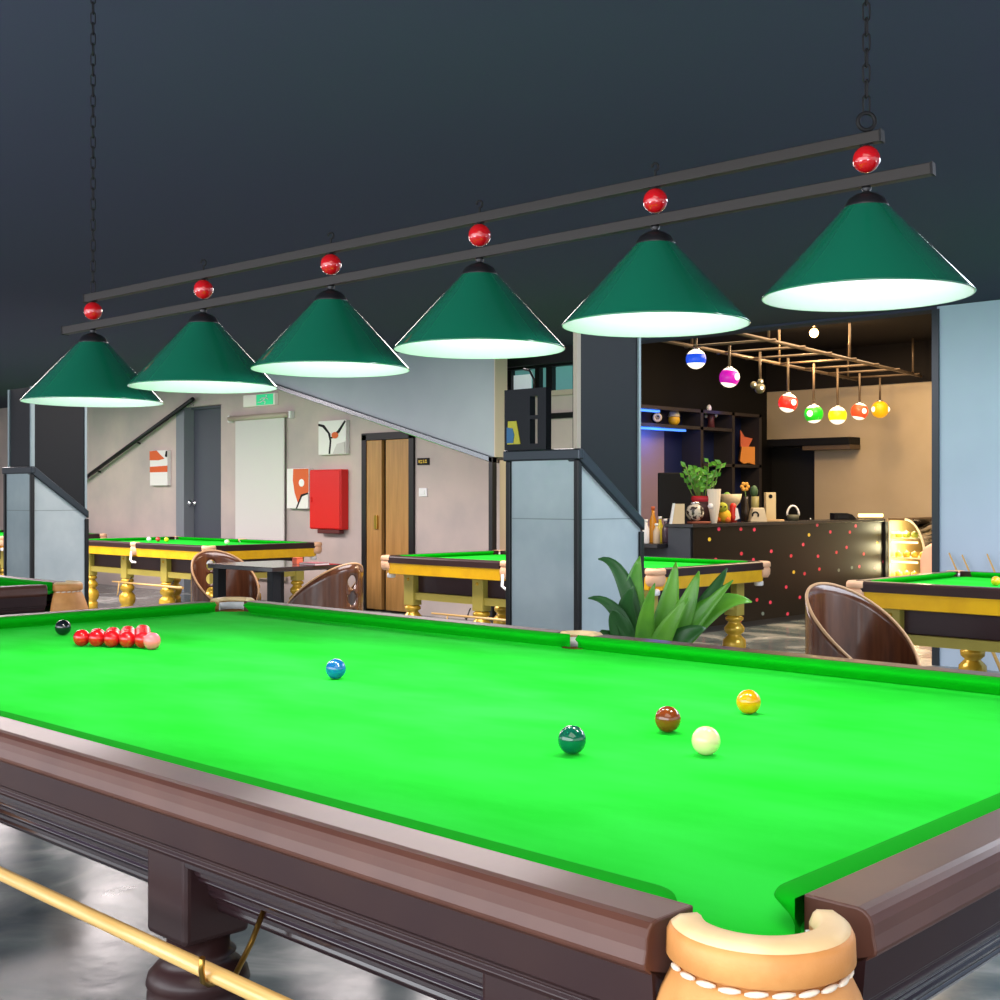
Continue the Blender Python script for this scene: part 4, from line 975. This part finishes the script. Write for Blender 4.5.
MB().sphere((0, 0, 6*s), 6*s, 18, 12).build('ornament_body', plain('orn_yellow', 'e0b428', .5), o)
MB().lathe([(6.3*s, 9*s), (4.5*s, 14*s), (.0001, 15*s)], 18).build('pale_cap', plain('orn_cap', 'd8ccb0', .5), o)
o, s = shelf_it('shelf_figure', 711, zsh, 'small dark figure with white head on the back bar shelf', 'figurine')
MB().lathe([(.0001, 0), (4*s, 0), (3*s, 8*s), (4*s, 12*s), (1.5*s, 16*s), (.0001, 16*s)], 16).build('figure_body', plain('fig_maroon', '5a2c34', .5), o)
MB().sphere((-2*s, 0, 20*s), 2.6*s, 12, 8, sz=1.5).build('white_head', M['white'], o)
MB().sphere((-5*s, 0, 12*s), 1.8*s, 10, 6).build('hand', M['white'], o); MB().sphere((5*s, 0, 13*s), 1.8*s, 10, 6).build('hand', M['white'], o)
o, s = shelf_it('orange_sculpture', 746, zs2, 'orange folded sculpture with pointed top on the back bar shelf', 'sculpture')
MB().prism([(-7*s, 4*s), (-3*s, 1*s), (2*s, 2*s), (8*s, 0), (8*s, 18*s), (-5*s, 18*s)], -.06, .06, 'y').build('folded_body', plain('sculpt_orange', 'e08a1c', .5), o)
MB().prism([(-6*s, 18*s), (2*s, 18*s), (6*s, 26*s), (-2*s, 28*s), (-6*s, 35*s)], -.04, .04, 'y').build('pointed_top', plain('sculpt_red', 'd8602a', .5), o)

# black wall shelf over the tan wall door
a = onY(813, 444, YT); c = onY(866, 444, YT); zt_ = onY(840, 437, YT-.3).z
o = empty('wall_hood', ((a.x+c.x)/2, YT, zt_-.16), 'black box mounted high on the tan wall right of the dark doorway', 'box')
w = c.x-a.x
MB().box((-w/2-.55, -.3, .06), (w/2-.08, 0, .16)).build('hood_box', M['ink'], o, bevel=.008)
MB().box((-w/2, -.28, 0), (w/2-.08, 0, .06)).build('hood_base', plain('hood_brown', '5a4a38', .5), o)

# hanging pipe rack with ball pendants over the bar
ra = at(696, 336, 12.0); rb = at(880, 374.5, 16.0); ra.z = rb.z = 2.85
tdir = (rb-ra).normalized(); nd = Vector((-tdir.y, tdir.x, 0))
rack = empty('ceiling_rack', (ra+rb)/2, 'metal pipe ladder rack hanging from the bar ceiling', 'rack')
def RL(p): return Vector(p)-rack.location
a0 = ra-tdir*.5; b0 = rb+tdir*.3
for off in (-.42, .42): MB().tube([RL(a0+nd*off), RL(b0+nd*off)], .02, 8).build('long_pipe', M['pipe'], rack)
for i in range(8):
    p = ra.lerp(rb, i/7); MB().tube([RL(p+nd*.5), RL(p-nd*.5)], .013, 8).build('cross_pipe', M['pipe'], rack)
for i in (1, 4, 7):
    for off in (-.42, .42):
        p = ra.lerp(rb, i/7)+nd*off; MB().tube([RL(p), RL((p.x, p.y, BCH))], .014, 8).build('hanger', M['pipe'], rack)
pend = [(359, 20, '1c4ad0', 'blue', 'blue band'), (377.5, 20, 'b0149a', 'purple', 'purple side'), (387, 14, '2a2a26', 'dark', 'dark cluster'), (403, 19, 'd8281c', 'red', 'red side'), (414, 18.5, '22b41c', 'green', 'green side'), (415.5, 18, 'e0d818', 'lemon', 'lemon yellow middle'), (411.5, 17, 'e04a24', 'orange red', 'orange red side'), (409.5, 17, 'e8a410', 'amber', 'amber all over')]
us = [696, 728.5, 757.7, 787, 812.5, 836, 859.5, 880]
for i, (v, dpx, c, cn, ds) in enumerate(pend):
    p = ra.lerp(rb, i/7); d = (p-CAM).dot(FW); z = CAM.z-(v-HZ)/F*d; rr = dpx/2/F*d
    lb = {'blue': 'ball shaped pendant lamp with blue band, first of the row over the bar'}.get(cn, 'ball shaped pendant lamp in %s and white hanging from the bar rack' % cn)
    if cn == 'dark': lb = 'cluster of small dark ball pendants between purple and red pendant lamps'
    o = empty('ball_pendant', (p.x, p.y, z), lb, 'pendant lamp', 'ball pendants over the bar', FZ)
    MB().tube([(0, 0, rr*.9), (0, 0, p.z-z-.02)], .014, 8).build('rod', M['pipe'], o)
    wm = plain('pendant_glow', 'fff4dc', .3, emit='fff0d8', es=1.3)
    cm = plain('pendant_'+cn, c, .3, emit=c, es=.9)
    if cn == 'dark':
        for x, zz, q in ((0, -.2, .75), (-.9, .3, .5), (.05, .75, .45)):
            h = MB().sphere((x*rr, 0, zz*rr), q*rr, 18, 12).build('small_globe', plain('globe_olive', '6a6448', .3), o)
            MB().sphere((x*rr+.1*rr, -q*rr*.72, zz*rr), q*rr*.4, 12, 8).build('number_spot', wm, h)
        continue
    if cn in ('amber',):
        MB().sphere((0, 0, 0), rr, 24, 16).build('globe', cm, o)
        for sgn in (-1, 1): MB().sphere((sgn*rr*.72, -rr*.25, 0), rr*.38, 12, 8).build('number_spot', wm, o)
    else:
        # white globe with a coloured band
        g = MB().sphere((0, 0, 0), rr, 28, 18).build('globe', wm, o)
        n = 8; tilt = {'blue': 0, 'purple': .15, 'red': .2, 'green': -.1, 'lemon': 0, 'orange red': .2}[cn]; hb = {'blue': .42, 'purple': .62, 'red': .62, 'green': .7, 'lemon': .5, 'orange red': .7}[cn]
        pr = [(rr*1.012*math.cos(hb*(2*k/n-1)*1.1), rr*1.012*math.sin(hb*(2*k/n-1)*1.1)) for k in range(n+1)]
        MB().lathe(pr, 28, Matrix.Rotation(tilt, 4, 'Y'), cap=False).build('colour_band', cm, g)
        sx = {'blue': None, 'purple': .55, 'red': .35, 'green': -.55, 'lemon': None, 'orange red': .25}[cn]
        if sx is not None: MB().sphere((sx*rr, -rr*math.sqrt(1-sx*sx)*.78, 0), rr*.36, 14, 10).build('number_spot', wm, g)
    MB().lathe([(rr*.35, rr*.9), (rr*.4, rr*1.0), (rr*.12, rr*1.12)], 14).build('cap', M['chrome'], o)
# spotlight on the bar ceiling
sp = at(814, 333, 14.2); sp.z = min(sp.z, BCH-.1)
o = empty('spotlight', sp, 'glowing warm spotlight fixed above the pipe rack', 'spotlight')
MB().sphere((0, 0, 0), .05, 16, 10).build('lamp_head', M['spot_glow'], o)
MB().tube([(0, 0, .06), (0, 0, BCH-sp.z)], .02, 8).build('stem', M['pipe'], o)

# cues leaning on the pale blue wall
for k, (u, v0_, v1_, lean) in enumerate(((949, 553, 600, .0), (962, 555, 600, .0), (987, 554, 600, .0))):
    p = onY(u, v0_, YB-.03); q = onY(u+50, 600, YB-.3)
    o = empty('wall_cue', (q.x, YB-.22, .002), 'thin pale cue leaning on the blue wall, %s from the left' % ('first', 'second', 'third')[k], 'cue', 'cues leaning on the blue wall')
    MB().tube([(0, 0, 0), rel(p, o)], [.014, .006], 8).build('shaft', M['cue_wood'], o)

# ================================================================ LIGHT
def area(loc, size, power, rot=(0, 0, 0), c='ffffff', sy=None):
    l = bpy.data.lights.new('area_light', 'AREA'); l.energy = power; l.shape = 'RECTANGLE'; l.size = size; l.size_y = sy or size; l.color = lin(c)
    o = bpy.data.objects.new('area_light', l); col.objects.link(o); o.location = loc; o.rotation_euler = rot; return o
def point(loc, power, c, r=.05):
    l = bpy.data.lights.new('point_light', 'POINT'); l.energy = power; l.color = lin(c); l.shadow_soft_size = r
    o = bpy.data.objects.new('point_light', l); col.objects.link(o); o.location = loc; return o
def spot(loc, power, c, ang, r=.05, blend=.6):
    l = bpy.data.lights.new('spot_light', 'SPOT'); l.energy = power; l.color = lin(c); l.spot_size = math.radians(ang); l.spot_blend = blend; l.shadow_soft_size = r
    o = bpy.data.objects.new('spot_light', l); col.objects.link(o); o.location = loc; return o
for i in range(6):
    point(lp(i, -.258), 2.0, 'f8f0ff', .03)                    # bulb glow inside each shade
    spot(lp(i, -.25), 13.5, 'fff4e4', 130, .04)                  # and its downward beam
# unseen area lights added under the ceiling to brighten the back of the hall
area((-4.0, 4.2, CH-.03), 3.0, 195, sy=2.0, c='fff2f0'); area((-9.5, 3.4, CH-.03), 3.0, 350, sy=2.5, c='fff2f0'); area((-14, 4.0, CH-.03), 4.0, 240, sy=3.0, c='fff0f2'); area((1.6, 4.8, CH-.03), 3.0, 210, sy=2.5, c='eaf2ff')
# upward fill lights added out of view to brighten the ceiling
UP = (PI, 0, 0)
area((4.8, -3.4, .5), 2.0, 230, UP, c='f4f0ff'); area((-5.5, -4.2, .5), 2.0, 270, UP, c='f4f0ff'); area((6.2, 3.0, .5), 2.0, 230, UP, c='f4f0ff'); area((-.5, -4.4, .5), 2.0, 230, UP, c='f4f0ff'); area((-14.0, -3.0, .5), 2.0, 260, UP, c='f4f0ff')
area((1.0, -4.6, 1.6), 9.0, 270, (PI/2, 0, 0), c='f0f4fa', sy=2.2)          # broad frontal fill added behind the camera
area((2.6, -1.9, CH-.05), 2.6, 45, sy=2.0, c='fff6ea')  # overhead fill added for the near end of the table
# bar: warm area fill added overhead, plus the spotlight's own point light
area((-4.6, 10.6, BCH-.05), 1.6, 115, c='ffdcae', sy=4.0); point(sp+Vector((0, -.1, -.1)), 60, 'ffd294', .06)
area((-3.0, 9.2, BCH-.05), 1.5, 150, c='ffe2c0', sy=2.0)  # added fill that brightens the bar floor
for k_ in range(3): point((xd_0+.16, yd0+.12, hD*(.34, .56, .78)[k_]+.12), 7, 'fff2c0', .06)
point((xd_0+wD+.25, yd0-.5, 1.3), 12, 'ffe6b8', .1)  # small fill added in front of the cake display
point((XS+.3, sy(660), zsh-.13), 7, '3f78ff', .15); point((XS+.35, sy(655), 2.25), 2.5, '3f68ff', .15); point((XS+.4, sy(720), zsh+.25), 2, '3050c0', .15)
w_ = bpy.data.worlds.new('world'); sc.world = w_; w_.use_nodes = True
bg = w_.node_tree.nodes['Background']; bg.inputs[0].default_value = (*lin('e8f0f6'), 1); bg.inputs[1].default_value = 1.7

# ================================================================ CAMERA
cd = bpy.data.cameras.new('camera'); cd.sensor_width = 36; cd.lens = F/1000*36; cd.shift_y = -(500-HZ)/1000
co = bpy.data.objects.new('camera', cd); col.objects.link(co); co.location = CAM
co.rotation_euler = (PI/2, 0, YAW-PI/2); sc.camera = co
vs = sc.view_settings; vs.view_transform = 'Standard'; vs.look = 'None'; vs.exposure = 0; vs.gamma = 1; vs.use_curve_mapping = False
